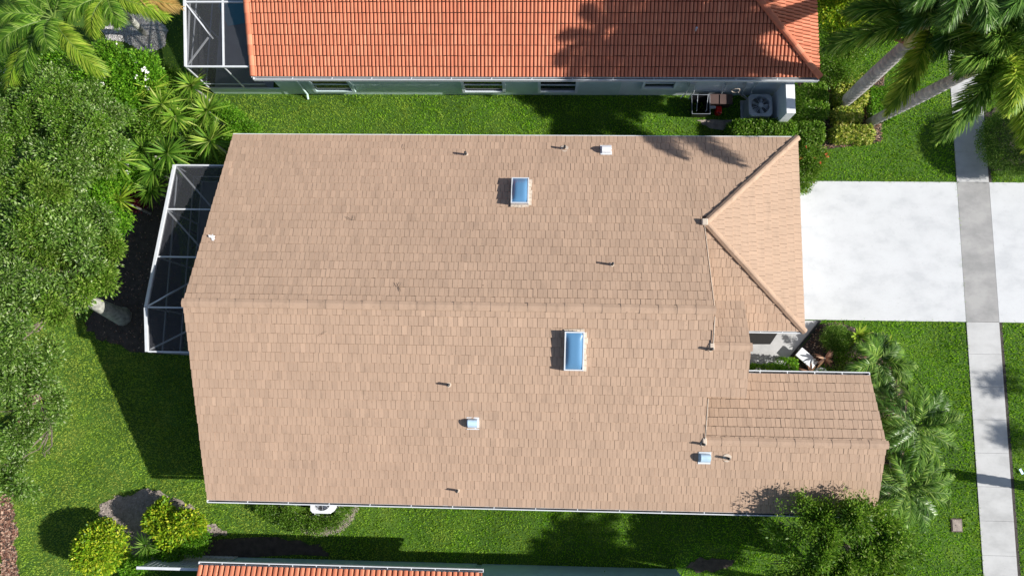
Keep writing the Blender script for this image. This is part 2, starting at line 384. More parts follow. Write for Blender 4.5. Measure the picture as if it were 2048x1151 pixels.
def frond(lb, stem, o, az, el, L, droop, leafL, nleaf, lw=.03, radial=False, sag=.35, fwd=.8, r0=.035, twist=0):
    "feather (or bottle-brush) palm frond; o start point, az/el start direction"
    o = np.array(o, float); k = 14; pts = [o.copy()]; e = el; a = az; step = L/k
    for i in range(k):
        dv = np.array([math.cos(a)*math.cos(e), math.sin(a)*math.cos(e), math.sin(e)])
        pts.append(pts[-1] + dv*step); e -= droop/k*(.5 + 1.0*i/k); a += twist/k
    pts = np.array(pts)
    stem.tube([Vector(p) for p in pts[::2]], list(np.linspace(r0, .006, len(pts[::2]))), 5)
    f = rng.uniform(.12, 1.0, nleaf); f = np.sort(f); x = f*k; i = np.minimum(x.astype(int), k-1); fr = (x-i)[:,None]
    p = pts[i]*(1-fr) + pts[i+1]*fr; tan = unit(pts[i+1]-pts[i])
    side = unit(np.cross(tan, np.array([0,0,1.]))); upv = np.cross(side, tan)
    if radial: th = rng.uniform(0, 2*math.pi, nleaf)
    else: th = np.where(rng.random(nleaf) < .5, 0, math.pi) + rng.normal(0, .22, nleaf); 
    rad = side*np.cos(th)[:,None] + upv*(np.sin(th)[:,None] + (0.0 if radial else .3))
    prof = np.clip(np.sin(np.clip(f*1.05, 0, 1)*math.pi)**.45, .35, 1)*np.where(f > .9, .75, 1)
    V, F = strip_leaves(p, unit(rad + tan*(fwd + .5*f[:,None]) + rng.normal(size=(nleaf,3))*.10), leafL*prof*rng.uniform(.8,1.1,nleaf), lw, sag, 2 if radial else 3)
    lb.add(V, F)
def boxwood(lb, x0, y0, x1, y1, h, size=.05, dens=900, rnd=.18, ground=0, poly=None):
    "leaves over a clipped hedge block with rounded top edges"
    cx, cy, a, b = (x0+x1)/2, (y0+y1)/2, abs(x1-x0)/2, abs(y1-y0)/2
    n = int(dens*(4*a*b + 2*h*(a+b)))
    u = rng.uniform(-1, 1, (n*2, 3)); ax = rng.choice(3, n*2, p=np.array([b*h, a*h, 2*a*b])/(b*h+a*h+2*a*b))
    u[np.arange(n*2), ax] = np.sign(u[np.arange(n*2), ax]); u[:,2] = np.where(ax == 2, 1, u[:,2]); u = u[:n]; ax = ax[:n]
    # superellipsoid rounding
    q = 5.; rr = (np.abs(u[:,0])**q + np.abs(u[:,1])**q + np.clip(u[:,2],0,1)**q)**(1/q)
    u[:,:2] /= rr[:,None]; u[:,2] = np.where(u[:,2] > 0, u[:,2]/rr, u[:,2])
    nr = unit(np.stack([np.sign(u[:,0])*np.abs(u[:,0])**4/a, np.sign(u[:,1])*np.abs(u[:,1])**4/b, np.clip(u[:,2],0,1)**4/(h*.5)+1e-3], 1))
    pos = np.stack([cx+u[:,0]*a, cy+u[:,1]*b, ground + h*(.5+.5*u[:,2])], 1)
    pos += nr*(cnoise(pos, 5, 4)*.035)[:,None] - nr*(rng.random(n)**2*.12)[:,None]
    dr = unit(rng.normal(size=(n,3)) + nr*.5)
    nn = unit(nr + rng.normal(size=(n,3))*.5)
    sz = size*rng.uniform(.7,1.4,n); V, F = leaf_quads(pos, dr, nn, sz, sz*.6, .1); lb.add(V, F)
def hedge(name, x0, y0, x1, y1, h, label, matn='leaf_hedge', size=.05, dens=900, group=None, cat='hedge'):
    t = thing(name, ((x0+x1)/2, (y0+y1)/2, 0), label, cat, group)
    mb = MB()
    for _ in range(10):
        px, py = random.uniform(x0+.1,x1-.1), random.uniform(y0+.1,y1-.1)
        mb.tube([(px,py,-.02),(px+.03,py,h*.4),(px+random.uniform(-.1,.1),py+random.uniform(-.1,.1),h*.85)],[.02,.015,.006],5)
    mb.build('stems', M['bark_grey'], t)
    lb = LB(); boxwood(lb, x0, y0, x1, y1, h, size, dens)
    boxwood(lb, x0+.08, y0+.08, x1-.08, y1-.08, h-.1, size*1.6, dens*.35)
    lb.build('foliage', M[matn], t); return t
def shrub(name, c, blobs, matn, label, n=500, per=10, size=.07, spread=.07, group=None, cat='shrub', gap=-.6, asp=.55, shell=.6, low=-.2, flowers=None, seed=3, gf=3.):
    t = thing(name, (c[0], c[1], 0), label, cat, group)
    mb = MB(); branches(mb, (c[0], c[1], -.02), blobs, 7, .03, 1, .006); mb.build('stems', M['bark_grey'], t)
    lb = LB(); foliage(lb, blobs, n, per, size, spread, shell, gap, gf, low, asp, .4, seed); lb.build('foliage', M[matn], t)
    if flowers:
        fm, fn, fs = flowers; p, d = blob_points([(b[0],b[1],b[2],b[3]*1.12,b[4]*1.12,b[5]*1.2) for b in blobs], fn, .97, .3); lb = LB()
        for k in range(5):
            dr = unit(rng.normal(size=(fn,3))); dr[:,2] = abs(dr[:,2])*.3; V, F = leaf_quads(p, dr, d, np.full(fn, fs), np.full(fn, fs*.8), .1); lb.add(V, F)
        o = lb.build('blossoms', M[fm], t)
    return t

# ================================================================== GROUND
mb = MB(); mb.box((-160,-160,-.6), (160,160,0)); tag(mb.build('ground', M['turf_soil']), kind='structure')
def flat(name, polys, m_, z=.006, th=None):
    mb = MB()
    for p in polys:
        if th: mb.prism(p, z-th, z)
        else: mb.sheet([(q[0], q[1], z) for q in p])
    return tag(mb.build(name, M[m_]), kind='structure')
def px(pts, h=0): return [tuple(P(x, y, h)[:2]) for x, y in pts]
SWX0, SWX1 = 17.45, 18.75
DN, DS = 8.49, 2.66          # driveway north and south edges
def wobble(poly, amp=.05, sub=6, seed=0):
    r = random.Random(seed); out = []
    for i in range(len(poly)):
        a, b = poly[i], poly[(i+1)%len(poly)]
        for k in range(sub):
            f = k/sub; out.append((a[0]+(b[0]-a[0])*f + r.uniform(-amp,amp), a[1]+(b[1]-a[1])*f + r.uniform(-amp,amp)))
    return out
flat('driveway', [[(9.6,DS),(SWX0-.012,DS),(SWX0-.012,DN),(9.6,DN)]], 'bright_concrete', .03, .12)
flat('driveway_apron', [[(SWX1+.012,DS),(23,DS),(23,DN),(SWX1+.012,DN)]], 'bright_concrete', .028, .12)
ys = [-40]
yy = DS
jl = []
segs = []
lo = [DS - 1.30*i for i in range(0, 32)]; hi = [DN + 1.30*i for i in range(0, 32)]
for a, b in zip(lo[:-1], lo[1:]): segs.append((b, a))
for a, b in zip(hi[:-1], hi[1:]): segs.append((a, b))
for i in range(0, len(segs)): pass
mb = MB()
for a, b in segs: mb.box((SWX0, a+.003, -.08), (SWX1, b-.003, .032))
tag(mb.build('sidewalk', M['walk_concrete'], bevel=.005), kind='structure')
mb = MB(); mb.box((SWX0, DS+.01, -.08), (SWX1, DN-.01, .030)); tag(mb.build('sidewalk_crossing', M['grey_concrete']), kind='structure')
mb = MB(); mb.box((SWX0-.02, -40, -.08), (SWX1+.13, 50, .008)); tag(mb.build('sidewalk_bed', M['joint_dark']), kind='structure')
mb = MB(); mb.box((25.2,-150,-.08), (33,150,.012)); tag(mb.build('road', M['asphalt']), kind='structure')
mb = MB(); mb.box((24.8,-150,-.08), (25.19,2,.12)); mb.box((24.8,9.2,-.08), (25.19,150,.12)); mb.box((23.01,DS,-.08),(25.19,DN,.02)); tag(mb.build('kerb', M['walk_concrete']), kind='structure')
# entry court paving and its dark window bed
flat('front_walk', [[(7.2,2.62),(9.59,2.62),(11.55,2.62),(10.3,1.06),(9.9,.45),(7.2,.45)]], 'walk_concrete', .026, .1)
flat('courtyard_bed', [px([(1490,655),(1535,655),(1556,664),(1540,688),(1490,688)])], 'shaded_mulch', .034)  # mulch colour darkened to hold the shade over this bed
mb = MB(); a = P(1640,641); b = P(1578,716)
mb.bar((a.x,a.y,.05), (b.x,b.y,.05), .07, .12); tag(mb.build('bed_edging', M['black'], bevel=.01), 'black plastic edging strip between the white front walk and the planting bed', 'edging')

BEDS = {
 'mulch_bed': ([wobble(px([(1592,150),(1612,290),(1640,300),(1760,282),(1765,150)]), .08, 6, 1)], 'soil'),
 'planting_bed': ([wobble([(10.35,1.0),(11.6,2.55),(13.2,2.4),(14.6,.6),(15.0,-.3),(14.6,-3.4),(13.6,-4.8),(12.0,-5.0),(11.9,-4.2),(11.9,.4),(10.0,.45)], .08, 5, 2)], 'soil'),
 'bare_patch': ([wobble(px([(199,1030),(203,1005),(232,992),(262,988),(290,978),(318,979),(345,996),(380,1010),(420,1045),(455,1062),(445,1072),(420,1066),(395,1110),(300,1130),(240,1090),(225,1034)]), .07, 4, 3)], 'sand_soil'),
 'gravel_bed': ([wobble(px([(205,60),(250,30),(300,28),(335,60),(330,92),(300,108),(255,85),(215,78)]), .08, 4, 4)], 'gravel'),
 'hedge_mulch': ([wobble(px([(1392,242),(1465,240),(1468,262),(1420,256)]), .05, 4, 5)], 'sand_soil'),
 'shaded_soil': ([wobble(px([(225,420),(345,330),(372,700),(300,708),(235,690),(190,680),(170,640),(230,560)]), .15, 4, 6)], 'soil'),
 'side_soil': ([wobble(px([(395,1075),(560,1072),(640,1090),(660,1108),(410,1116)]), .08, 4, 7)], 'soil'),
 'wood_chips': ([wobble(px([(-30,1000),(8,988),(34,992),(26,1020),(36,1060),(30,1100),(44,1160),(8,1160),(-5,1060)]), .12, 5, 8)], 'soil'),
 'round_bed': ([wobble(px([(1968,232),(1990,215),(2100,200),(2130,330),(1985,343),(1972,300)]), .05, 5, 9)], 'soil'),
 'worn_patch': ([wobble(px([(40,795),(62,775),(84,790),(70,815),(48,822)]), .1, 4, 21), wobble(px([(38,845),(52,835),(58,862),(42,872)]), .08, 4, 22)], 'sand_soil'),
 'lower_patch': ([wobble(px([(1368,1132),(1392,1116),(1430,1114),(1465,1122),(1450,1138),(1400,1142)]), .08, 4, 10)], 'soil'),
}
for i, (k, (pl, mm)) in enumerate(BEDS.items()): flat(k, pl, mm, .008 + .0035*i)
# curved sandy edging south of the house
mb = MB(); arc = [P(x,y) for x,y in [(605,1055),(630,1060),(655,1060),(678,1053),(694,1040),(704,1024),(710,1008),(712,995)]]
def ribbon(mb, pts, wd, z):
    L, Rr = [], []
    for i, p in enumerate(pts):
        d = (pts[min(i+1,len(pts)-1)] - pts[max(i-1,0)]).normalized(); s_ = Vector((-d.y, d.x, 0))
        ww = wd*random.uniform(.75,1.25); L.append((p.x+s_.x*ww/2, p.y+s_.y*ww/2, z)); Rr.append((p.x-s_.x*ww/2, p.y-s_.y*ww/2, z))
    for i in range(len(pts)-1): mb.add([L[i], L[i+1], Rr[i+1], Rr[i]], [(0,1,2,3)])
ribbon(mb, arc, .27, .05); tag(mb.build('sand_edging', M['sand_soil']), kind='structure')

def inside(poly, X, Y):
    r = np.zeros(len(X), bool); n = len(poly)
    for i in range(n):
        x0, y0 = poly[i][:2]; x1, y1 = poly[(i+1)%n][:2]
        c = ((y0 > Y) != (y1 > Y)); 
        with np.errstate(divide='ignore', invalid='ignore'): xi = (x1-x0)*(Y-y0)/(y1-y0+1e-12)+x0
        r ^= c & (X < xi)
    return r
EXCL = [[(9.6,DS),(SWX0-.02,DS),(SWX0-.02,DN),(9.6,DN)], [(SWX1+.02,DS),(23,DS),(23,DN),(SWX1+.02,DN)], [(SWX0-.01,-40),(SWX1+.13,-40),(SWX1+.13,50),(SWX0-.01,50)],
        [(-11.7,-4.0),(9.6,-4.0),(9.6,9.0),(-11.7,9.0)], [(7.0,.3),(11.5,.3),(11.6,2.7),(7.0,2.7)], [(-14.5,.8),(-11.7,.8),(-11.7,8.2),(-14.5,8.2)],
        [(-11.3,12.25),(10.5,12.25),(10.5,30),(-11.3,30)], [(-14.4,12.2),(-11.2,12.2),(-11.2,30),(-14.4,30)], [(-14.6,-30),(5.6,-30),(5.6,-7.25),(-14.6,-7.25)]]
for k, (pl, mm) in BEDS.items(): EXCL += pl
ARCP = [(p.x, p.y) for p in arc]
def grass():
    N = 760000; X = rng.uniform(-25.5, 22.5, N); Y = rng.uniform(-9.3, 17.8, N)
    ok = np.ones(N, bool)
    for e in EXCL: ok &= ~inside(e, X + rng.normal(0,.03,N), Y + rng.normal(0,.03,N))
    d = np.min([np.hypot(X-a, Y-b) for a, b in ARCP], 0); ok &= d > .14
    ok &= ~((X < -15.5) & (Y > 4) & (rng.random(N) < .8))          # under the tree canopy
    p0 = np.stack([X, Y, np.zeros(N)], 1)
    thin = cnoise(p0, 1.3, 9); fine = cnoise(p0, 4.5, 19)
    left = (X < -15) & (Y < 1.5)
    ok &= ~(left & (thin + .4*fine > .62) & (rng.random(N) < .8)); ok &= rng.random(N) < (.95 + .05*np.sign(fine))
    X, Y = X[ok], Y[ok]; n = len(X); p = np.stack([X, Y, np.zeros(n)], 1)
    # clumps lean together so that the turf shows a grain
    ang = cnoise(p, 14, 5)*4 + rng.normal(0, 1.5, n); L = rng.uniform(.05, .10, n)*(1+.2*cnoise(p, 3, 8)); W = rng.uniform(.011, .024, n)
    lean = rng.uniform(.25, .95, n)
    dx, dy = np.cos(ang)*lean, np.sin(ang)*lean
    a2 = ang + math.pi/2 + rng.normal(0,.5,n); sx, sy = np.cos(a2)*W, np.sin(a2)*W
    z = np.full(n, .003)
    V = np.stack([np.stack([X-sx, Y-sy, z],1), np.stack([X+sx, Y+sy, z],1), np.stack([X+dx*L, Y+dy*L, L*np.sqrt(np.maximum(1-lean**2*.8,.1))],1)], 1).reshape(-1,3)
    o = np_mesh('grass', V, np.arange(n*3).reshape(n,3), M['grass_blade']); tag(o, 'short bright green mown turf covering the yards around the houses', 'grass', kind='stuff')
grass()
def chips(name, poly, n, size, matn, label, cat):
    xs = [p[0] for p in poly]; ysq = [p[1] for p in poly]
    X = rng.uniform(min(xs), max(xs), n); Y = rng.uniform(min(ysq), max(ysq), n); k = inside(poly, X, Y); X, Y = X[k], Y[k]; n = len(X)
    pos = np.stack([X, Y, rng.uniform(.045, .075, n)], 1); dr = rng.normal(size=(n,3))*np.array([1,1,.25]); nr = rng.normal(size=(n,3))*.35+np.array([0,0,1])
    sz = size*rng.uniform(.5,1.5,n); V, F = leaf_quads(pos, dr, nr, sz, sz*.55, .15)
    o = np_mesh(name, V, F, M[matn]); tag(o, label, cat, kind='stuff')
chips('bark_mulch', BEDS['wood_chips'][0][0], 5000, .09, 'mulch_chip', 'reddish brown bark mulch strip at the bottom left corner of the yard', 'mulch')
chips('leaf_litter', BEDS['bare_patch'][0][0], 5000, .05, 'grey_chip', 'pale grey brown leaf litter on the bare patch by the round bushes', 'leaf litter')
chips('pale_gravel', BEDS['gravel_bed'][0][0], 9000, .055, 'pebble', 'pale grey gravel around the palm base at the top left', 'gravel')
chips('bed_mulch', BEDS['mulch_bed'][0][0], 6000, .06, 'mulch_chip', 'brown mulch between the clipped hedge blocks', 'mulch')
for q_ in BEDS['worn_patch'][0]: chips('dry_litter', q_, 700, .07, 'mulch_chip', 'reddish dry litter on a worn patch of the left lawn', 'leaf litter')
chips('dark_litter', BEDS['shaded_soil'][0][0], 1500, .06, 'mulch_chip', 'fallen leaves on the shaded soil west of the tan roof', 'leaf litter')
chips('front_mulch', BEDS['planting_bed'][0][0], 6000, .06, 'mulch_chip', 'brown mulch under the front planting beds', 'mulch')
mb = MB()
lb = LB(); 
an = np.array([[p.x, p.y, .06] for p in arc]); t_ = rng.uniform(0, len(an)-1.01, 2600); i_ = t_.astype(int); q = an[i_]*(1-(t_-i_))[:,None] + an[i_+1]*(t_-i_)[:,None]
q[:,:2] += rng.normal(0,.085,(2600,2)); V, F = leaf_quads(q, rng.normal(size=(2600,3))*np.array([1,1,.2]), rng.normal(size=(2600,3))*.3+np.array([0,0,1]), rng.uniform(.03,.07,2600), rng.uniform(.02,.04,2600), .1); lb.add(V,F)
tag(lb.build('edging_litter', M['grey_chip']), 'dry clippings on the curved sandy edging beside the air conditioner bed', 'leaf litter', kind='stuff')

# ================================================================== ROOF TILES
def clip(poly, cp):
    "poly: list of (u,v); cp: convex polygon counter-clockwise"
    out = poly
    for i in range(len(cp)):
        ax, ay = cp[i]; bx, by = cp[(i+1)%len(cp)]; ex, ey = bx-ax, by-ay; inp = out; out = []
        if not inp: return out
        for j in range(len(inp)):
            p, q = inp[j], inp[(j+1)%len(inp)]
            dp = ex*(p[1]-ay)-ey*(p[0]-ax); dq = ex*(q[1]-ay)-ey*(q[0]-ax)
            if dp >= -1e-9: out.append(p)
            if (dp >= -1e-9) != (dq >= -1e-9):
                f = dp/(dp-dq); out.append((p[0]+(q[0]-p[0])*f, p[1]+(q[1]-p[1])*f))
    return out
def ccw(p):
    a = sum(p[i][0]*p[(i+1)%len(p)][1]-p[(i+1)%len(p)][0]*p[i][1] for i in range(len(p)))
    return p if a > 0 else p[::-1]
class Plane:
    "roof plane: origin on the eave, uh = plan direction along the eave, dh = plan direction up the slope, pitch"
    def __init__(s, o, uh, dh, k):
        s.o = Vector(o); s.U = Vector((uh[0], uh[1], 0)); s.c = 1/math.sqrt(1+k*k); s.k = k
        s.Vv = Vector((dh[0]*s.c, dh[1]*s.c, k*s.c)); s.N = s.U.cross(s.Vv).normalized()
        if s.N.z < 0: s.N = -s.N
    def uv(s, x, y):
        d = Vector((x-s.o.x, y-s.o.y, 0)); return (d.dot(s.U), d.dot(Vector((s.Vv.x, s.Vv.y, 0))/s.c)/s.c)
    def pt(s, u, v, z=0): return s.o + s.U*u + s.Vv*v + s.N*z
    def poly(s, pts): return ccw([s.uv(x, y) for x, y in pts])
def slab_tiles(mb, pl, region, e=.3466, w=.170, gap=.012, t0=.045, t1=.010, phase=0, jit=1.0, under=None, rg=.020):
    cp = pl.poly(region); us = [p[0] for p in cp]; vs = [p[1] for p in cp]; r = random.Random(int(abs(sum(us)*100))+5)
    j = math.floor(min(vs)/e + 1e-6)
    while j*e < max(vs)-1e-6:
        v0, v1 = j*e - .002, (j+1)*e - rg; u = math.floor(min(us)/(2*w))*2*w - w*.5*((j+phase)%2) - w*(1 if j%4 > 1 else 0) - 2*w; col = 0
        off = r.uniform(-.02,.02)
        while u < max(us):
            # two slabs make one tile with a groove down the middle
            big = col % 2 == 0; wd = w*(1.08 if big else .92); g = gap*(.45 if big else 1)
            dz = r.uniform(-.004,.004)*jit; dv = r.uniform(-.008,.006)*jit; tw = r.uniform(-.004,.004)*jit
            q = [(u+off, v0+dv), (u+off+wd-g, v0+dv), (u+off+wd-g, v1), (u+off, v1)]
            if q[1][0] > min(us) and q[0][0] < max(us):
                c = clip(q, cp)
                if len(c) > 2:
                    n = len(c); top = []; bot = []
                    for (a, b) in c:
                        f = (b-v0)/(v1-v0); z = t0*(1-f)+t1*f + dz + tw*((a-u)/wd-.5)*2
                        top.append(pl.pt(a, b, z+.012)); bot.append(pl.pt(a, b, 0.0))
                    mb.add(top+bot, [tuple(range(n))] + [(i, n+i, n+(i+1)%n, (i+1)%n) for i in range(n)])
            u += wd; col += 1
        j += 1
    if under is not None:
        n = len(cp); a = [pl.pt(u, v, .004) for u, v in cp]; b = [pl.pt(u, v, -.14) for u, v in cp]
        under.add(a+b, [tuple(range(n)), tuple(range(n, 2*n))[::-1]] + [(i, n+i, n+(i+1)%n, (i+1)%n) for i in range(n)])
def barrel_tiles(mb, pl, region, e=.40, w=.150, h=.052, under=None):
    cp = pl.poly(region); us = [p[0] for p in cp]; vs = [p[1] for p in cp]; r = random.Random(3)
    prof = [(0.0,0.0),(.06,.60),(.22,.95),(.45,1.0),(.66,.88),(.80,.45),(.83,.0)]
    j = math.floor(min(vs)/e+1e-6)
    while j*e < max(vs)-1e-6:
        v0, v1 = j*e-.004, (j+1)*e-.030; u = math.floor(min(us)/w)*w; col = 0
        while u < max(us):
            dz = r.uniform(-.004,.004); dv = r.uniform(-.010,.008)
            for (a, za), (b, zb) in zip(prof[:-1], prof[1:]):
                q = [(u+a*w, v0+dv), (u+b*w, v0+dv), (u+b*w, v1), (u+a*w, v1)]
                if q[1][0] < min(us) or q[0][0] > max(us): continue
                c = clip(q, cp)
                if len(c) > 2:
                    P3 = []
                    for (x, y) in c:
                        fu = 0 if b == a else (x-u-a*w)/((b-a)*w); z = (za*(1-fu)+zb*fu)*h; f = (y-v0)/(v1-v0)
                        P3.append(pl.pt(x, y, z + .038*(1-f) + .008 + dz))
                    mb.add(P3, [tuple(range(len(P3)))])
            # front lip of the barrel
            if u >= min(us) and u+w*.83 <= max(us):
                vv = v0+dv
                ok = all((cp[(i+1)%len(cp)][0]-cp[i][0])*(vv+.01-cp[i][1])-(cp[(i+1)%len(cp)][1]-cp[i][1])*(u+.4*w-cp[i][0]) > 0 for i in range(len(cp)))
                if ok:
                    pts = [pl.pt(u+a*w, vv, za*h+.046+dz) for a, za in prof]; low = [pl.pt(u+a*w, vv, 0) for a, za in prof]; n = len(pts)
                    mb.add(pts+low, [(i, i+1, n+i+1, n+i) for i in range(n-1)])
            u += w; col += 1
        j += 1
    if under is not None:
        n = len(cp); a = [pl.pt(u, v, .004) for u, v in cp]; b = [pl.pt(u, v, -.14) for u, v in cp]
        under.add(a+b, [tuple(range(n)), tuple(range(n, 2*n))[::-1]] + [(i, n+i, n+(i+1)%n, (i+1)%n) for i in range(n)])
def ridge_caps(mb, a, b, wd=.30, ht=.10, step=.40, barrel=False, drop=.05):
    a = Vector(a); b = Vector(b); L = (b-a).length; d = (b-a)/L; s_ = d.cross(Vector((0,0,1))).normalized(); u = s_.cross(d).normalized()
    n = max(1, round(L/step)); st = L/n; r = random.Random(int(L*100))
    for i in range(n):
        p0 = a + d*(i*st - .015); p1 = a + d*((i+1)*st + .02); lift0, lift1 = (.018, -.004) if barrel else (.009, 0)
        jx = r.uniform(-.006,.006); w0, w1 = wd/2, wd/2*.94
        if barrel: prof = [(math.cos(t)*1.0, math.sin(t)) for t in [math.pi*k/7 for k in range(8)]]
        else: prof = [(1, 0), (.97, .30), (.30, .96), (0, 1.0), (-.30, .96), (-.97, .30), (-1, 0)]
        vs = []
        for p, ww, lf in ((p0, w0, lift0), (p1, w1, lift1)):
            for (x, z) in prof: vs.append(p + s_*(x*ww+jx) + u*(z*ht + lf - drop))
        k = len(prof)
        mb.add(vs, [(q, q+1, k+q+1, k+q) for q in range(k-1)] + [tuple(range(k))[::-1], tuple(range(k, 2*k))])
def gutter(name, a, b, side, parent, wd=.13, nbr=12, both=True, matn='white_metal'):
    "a,b eave ends; side = plan unit vector pointing away from the house"
    a = Vector(a); b = Vector(b); s_ = Vector((side[0], side[1], 0)); mb = MB(); z = Vector((0,0,-.09))
    mb.bar(a+z+s_*.02, b+z+s_*.02, .015, .13); mb.bar(a+z+s_*wd, b+z+s_*wd, .030, .15)
    mb.bar(a+s_*wd+Vector((0,0,-.012)), b+s_*wd+Vector((0,0,-.012)), .036, .02)
    for i in range(nbr+1):
        p = a.lerp(b, i/nbr)+Vector((0,0,-.02)); mb.bar(p+s_*.02, p+s_*wd, .03, .012)
    for e_ in (a, b): mb.bar(e_+z+s_*.01, e_+z+s_*(wd+.01), .012, .13)
    g = mb.build(name, M[matn], parent)
    mb = MB(); mb.bar(a+z+s_*(wd*.55)+Vector((0,0,-.05)), b+z+s_*(wd*.55)+Vector((0,0,-.05)), wd*.9, .012); mb.build('gutter_trough', M['pan_gutter'], g)
    return g

# ================================================================== MAIN HOUSE
HE, K = 2.45, .4125
XW, XE, XR, XEN, XWG = -12.2, 10.02, 5.95, 7.30, 12.32
YN, YS, YR = 9.5, -4.6, 2.45
ZR = HE + K*(YN-YR)
def zN(y): return HE + K*(YN-y)
def zS(y): return HE + K*(y-YS)
house = thing('tan_roofed_house', (0, 2.4, 0), 'single-storey house with a wide tan tile roof and two blue skylights', 'house')
rf = MB(); ru = MB()
pn = Plane((XW, YN, HE), (1,0), (0,-1), K); ps = Plane((XW, YS, HE), (1,0), (0,1), K)
e = .3466; cs = e*pn.c
yb = YN - 11*cs; yg = 5.75; xh = 6.06
slab_tiles(rf, pn, [(XW,YN),(XE,YN),(XE-(YN-yb)*(XE-xh)/(YN-yg),yb),(XW,yb)], under=ru, rg=.034)
slab_tiles(rf, pn, [(XW,yb),(XR,yb),(XR,YR),(XW,YR)], under=ru, rg=.034)
yw = YS + 8*cs; ye = YS + 13*cs; yr2 = YS + 18*cs; yer = 1.25
slab_tiles(rf, ps, [(XW,YS),(XWG,YS),(XWG,-2.05),(XR,-2.05),(XW,-2.05)][:0] or [(XW,YS),(XWG,YS),(XWG,yw+.16),(XW,yw+.16)][:0] or [(XW,YS),(XWG,YS),(XWG,YS+7*cs),(XW,YS+7*cs)], under=ru)
slab_tiles(rf, ps, [(XW,YS+7*cs),(XR,YS+7*cs),(XR,ye),(XW,ye)], under=ru)
slab_tiles(rf, ps, [(XR,YS+7*cs),(XWG,YS+7*cs),(XWG,-2.03),(XR,-2.03)], under=ru)
slab_tiles(rf, ps, [(XW,ye),(XEN,ye),(XEN,yr2),(XW,yr2)], under=ru)
slab_tiles(rf, ps, [(XW,yr2),(XR,yr2),(XR,YR),(XW,YR)], under=ru)
# raised entry gable, north slope
zer = zS(yer); pen = Plane((XR, 2.88, zer-K*(2.88-yer)), (1,0), (0,-1), K)
slab_tiles(rf, pen, [(XR,2.88),(XEN,2.88),(XEN,yer),(XR,yer)], under=ru)
# front wing north slope
zw = zS(-2.03); pw = Plane((XR, .38, zw-K*(.38+2.03)), (1,0), (0,-1), K)
slab_tiles(rf, pw, [(XR,.38),(XWG,.38),(XWG,-2.03),(XR,-2.03)], under=ru, t0=.055, rg=.034)
# garage south slope and east hip
kg = (zN(yg)-HE)/(yg-2.0); pg = Plane((XR, 2.0, HE), (1,0), (0,1), kg)
slab_tiles(rf, pg, [(XR,2.0),(XE,2.0),(xh,yg),(XR,yg)], under=ru)
kh = (zN(yg)-HE)/(XE-xh); ph = Plane((XE, 2.0, HE), (0,1), (-1,0), kh)
slab_tiles(rf, ph, [(XE,2.0),(XE,YN),(xh,yg)], under=ru)
roof = rf.build('roof', M['tan_tile'], house); ru.build('roof_deck', M['tan_under'], roof)
for args in [((XW-.02,YR,ZR+.05), (XR+.05,YR,ZR+.05), .31, .07, .62), ((XR-.1,yer,zer+.05), (XEN+.03,yer,zer+.05), .31, .07, .62),
             ((XR+.02,-2.03,zw+.05), (XWG+.05,-2.03,zw+.05), .31, .07, .62), ((XE+.02,YN+.02,HE+.06), (xh,yg,zN(yg)+.10), .26, .10, .42), ((XE+.02,2.0-.02,HE+.06), (xh,yg,zN(yg)+.10), .26, .10, .42)]:
    cap = MB(); ridge_caps(cap, *args); cap.build('ridge_cap', M['tan_cap'], roof)
# mortar flashing where roofs meet
for a_, b_ in [((XR+.05,YR,ZR-.08), (XR+.05,yg-.1,zN(yg)+.05)), ((XR+.05,YR-.2,ZR-.10), (XR+.05,yer+.1,zer+.12)), ((XR+.05,-.5,zS(-.5)-.02), (XR+.05,-2.0,zw+.06))]:
    mo = MB(); mo.bar(a_, b_, .032, .10); mo.build('flashing', M['mortar'], roof, bevel=.02)
for a_, b_ in [((xh-.16,yg-.12,zN(yg)+.02), (xh+.05,yg+.12,zN(yg)+.19)), ((XR-.06,yer-.12,zer-.02), (XR+.10,yer+.12,zer+.12)), ((XR-.04,-2.16,zw-.02), (XR+.10,-1.9,zw+.12))]:
    mo = MB(); mo.box(a_, b_); mo.build('mortar_plug', M['mortar'], roof, bevel=.03)
# rakes and fascias
class FA:
    def bar(s, a, b, w_, h_): m_ = MB(); m_.bar(a, b, w_, h_); m_.build('fascia', M['beige_stucco'], roof)
fa = FA()
for xx, y0, y1 in ((XW+.02, YS, YR), (XWG-.02, YS, -2.03)): fa.bar((xx,y0,zS(y0)-.15), (xx,y1,zS(y1)-.15), .04, .18)
fa.bar((XW+.02,YN,HE-.15), (XW+.02,YR,ZR-.15), .04, .18); fa.bar((XWG-.02,.38,zw-K*2.41-.15), (XWG-.02,-2.03,zw-.15), .04, .18)
fa.bar((XEN-.02,2.88,zer-K*1.63-.15), (XEN-.02,yer,zer-.15), .04, .18); fa.bar((XEN-.02,ye,zS(ye)-.15), (XEN-.02,yer,zer-.15), .04, .18)
fa.bar((XR-.02,yg,zN(yg)-.15), (XR-.02,YR,ZR-.15), .04, .18); fa.bar((XR-.02,-2.0,zw-.15), (XR-.02,YR,ZR-.15), .04, .18)
fa.bar((XR,2.86,zer-K*1.63-.15), (XEN,2.86,zer-K*1.63-.15), .04, .16); fa.bar((XR,ye+.02,zS(ye)-.15), (XEN,ye+.02,zS(ye)-.15), .04, .16)
fa.bar((XE-.02,2.0,HE-.12), (XE-.02,YN,HE-.12), .04, .14)
wl = MB(); wo = .45
def gable_wall(mb, x, th, pts):
    n = len(pts); mb.add([(x,y,z) for y,z in pts]+[(x+th,y,z) for y,z in pts], [tuple(range(n)), tuple(range(n,2*n))[::-1]]+[(i,n+i,n+(i+1)%n,(i+1)%n) for i in range(n)])
gable_wall(wl, XW+wo, .2, [(YS+wo,0),(YS+wo,zS(YS+wo)-.2),(YR,ZR-.2),(YN-wo,zN(YN-wo)-.2),(YN-wo,0)])
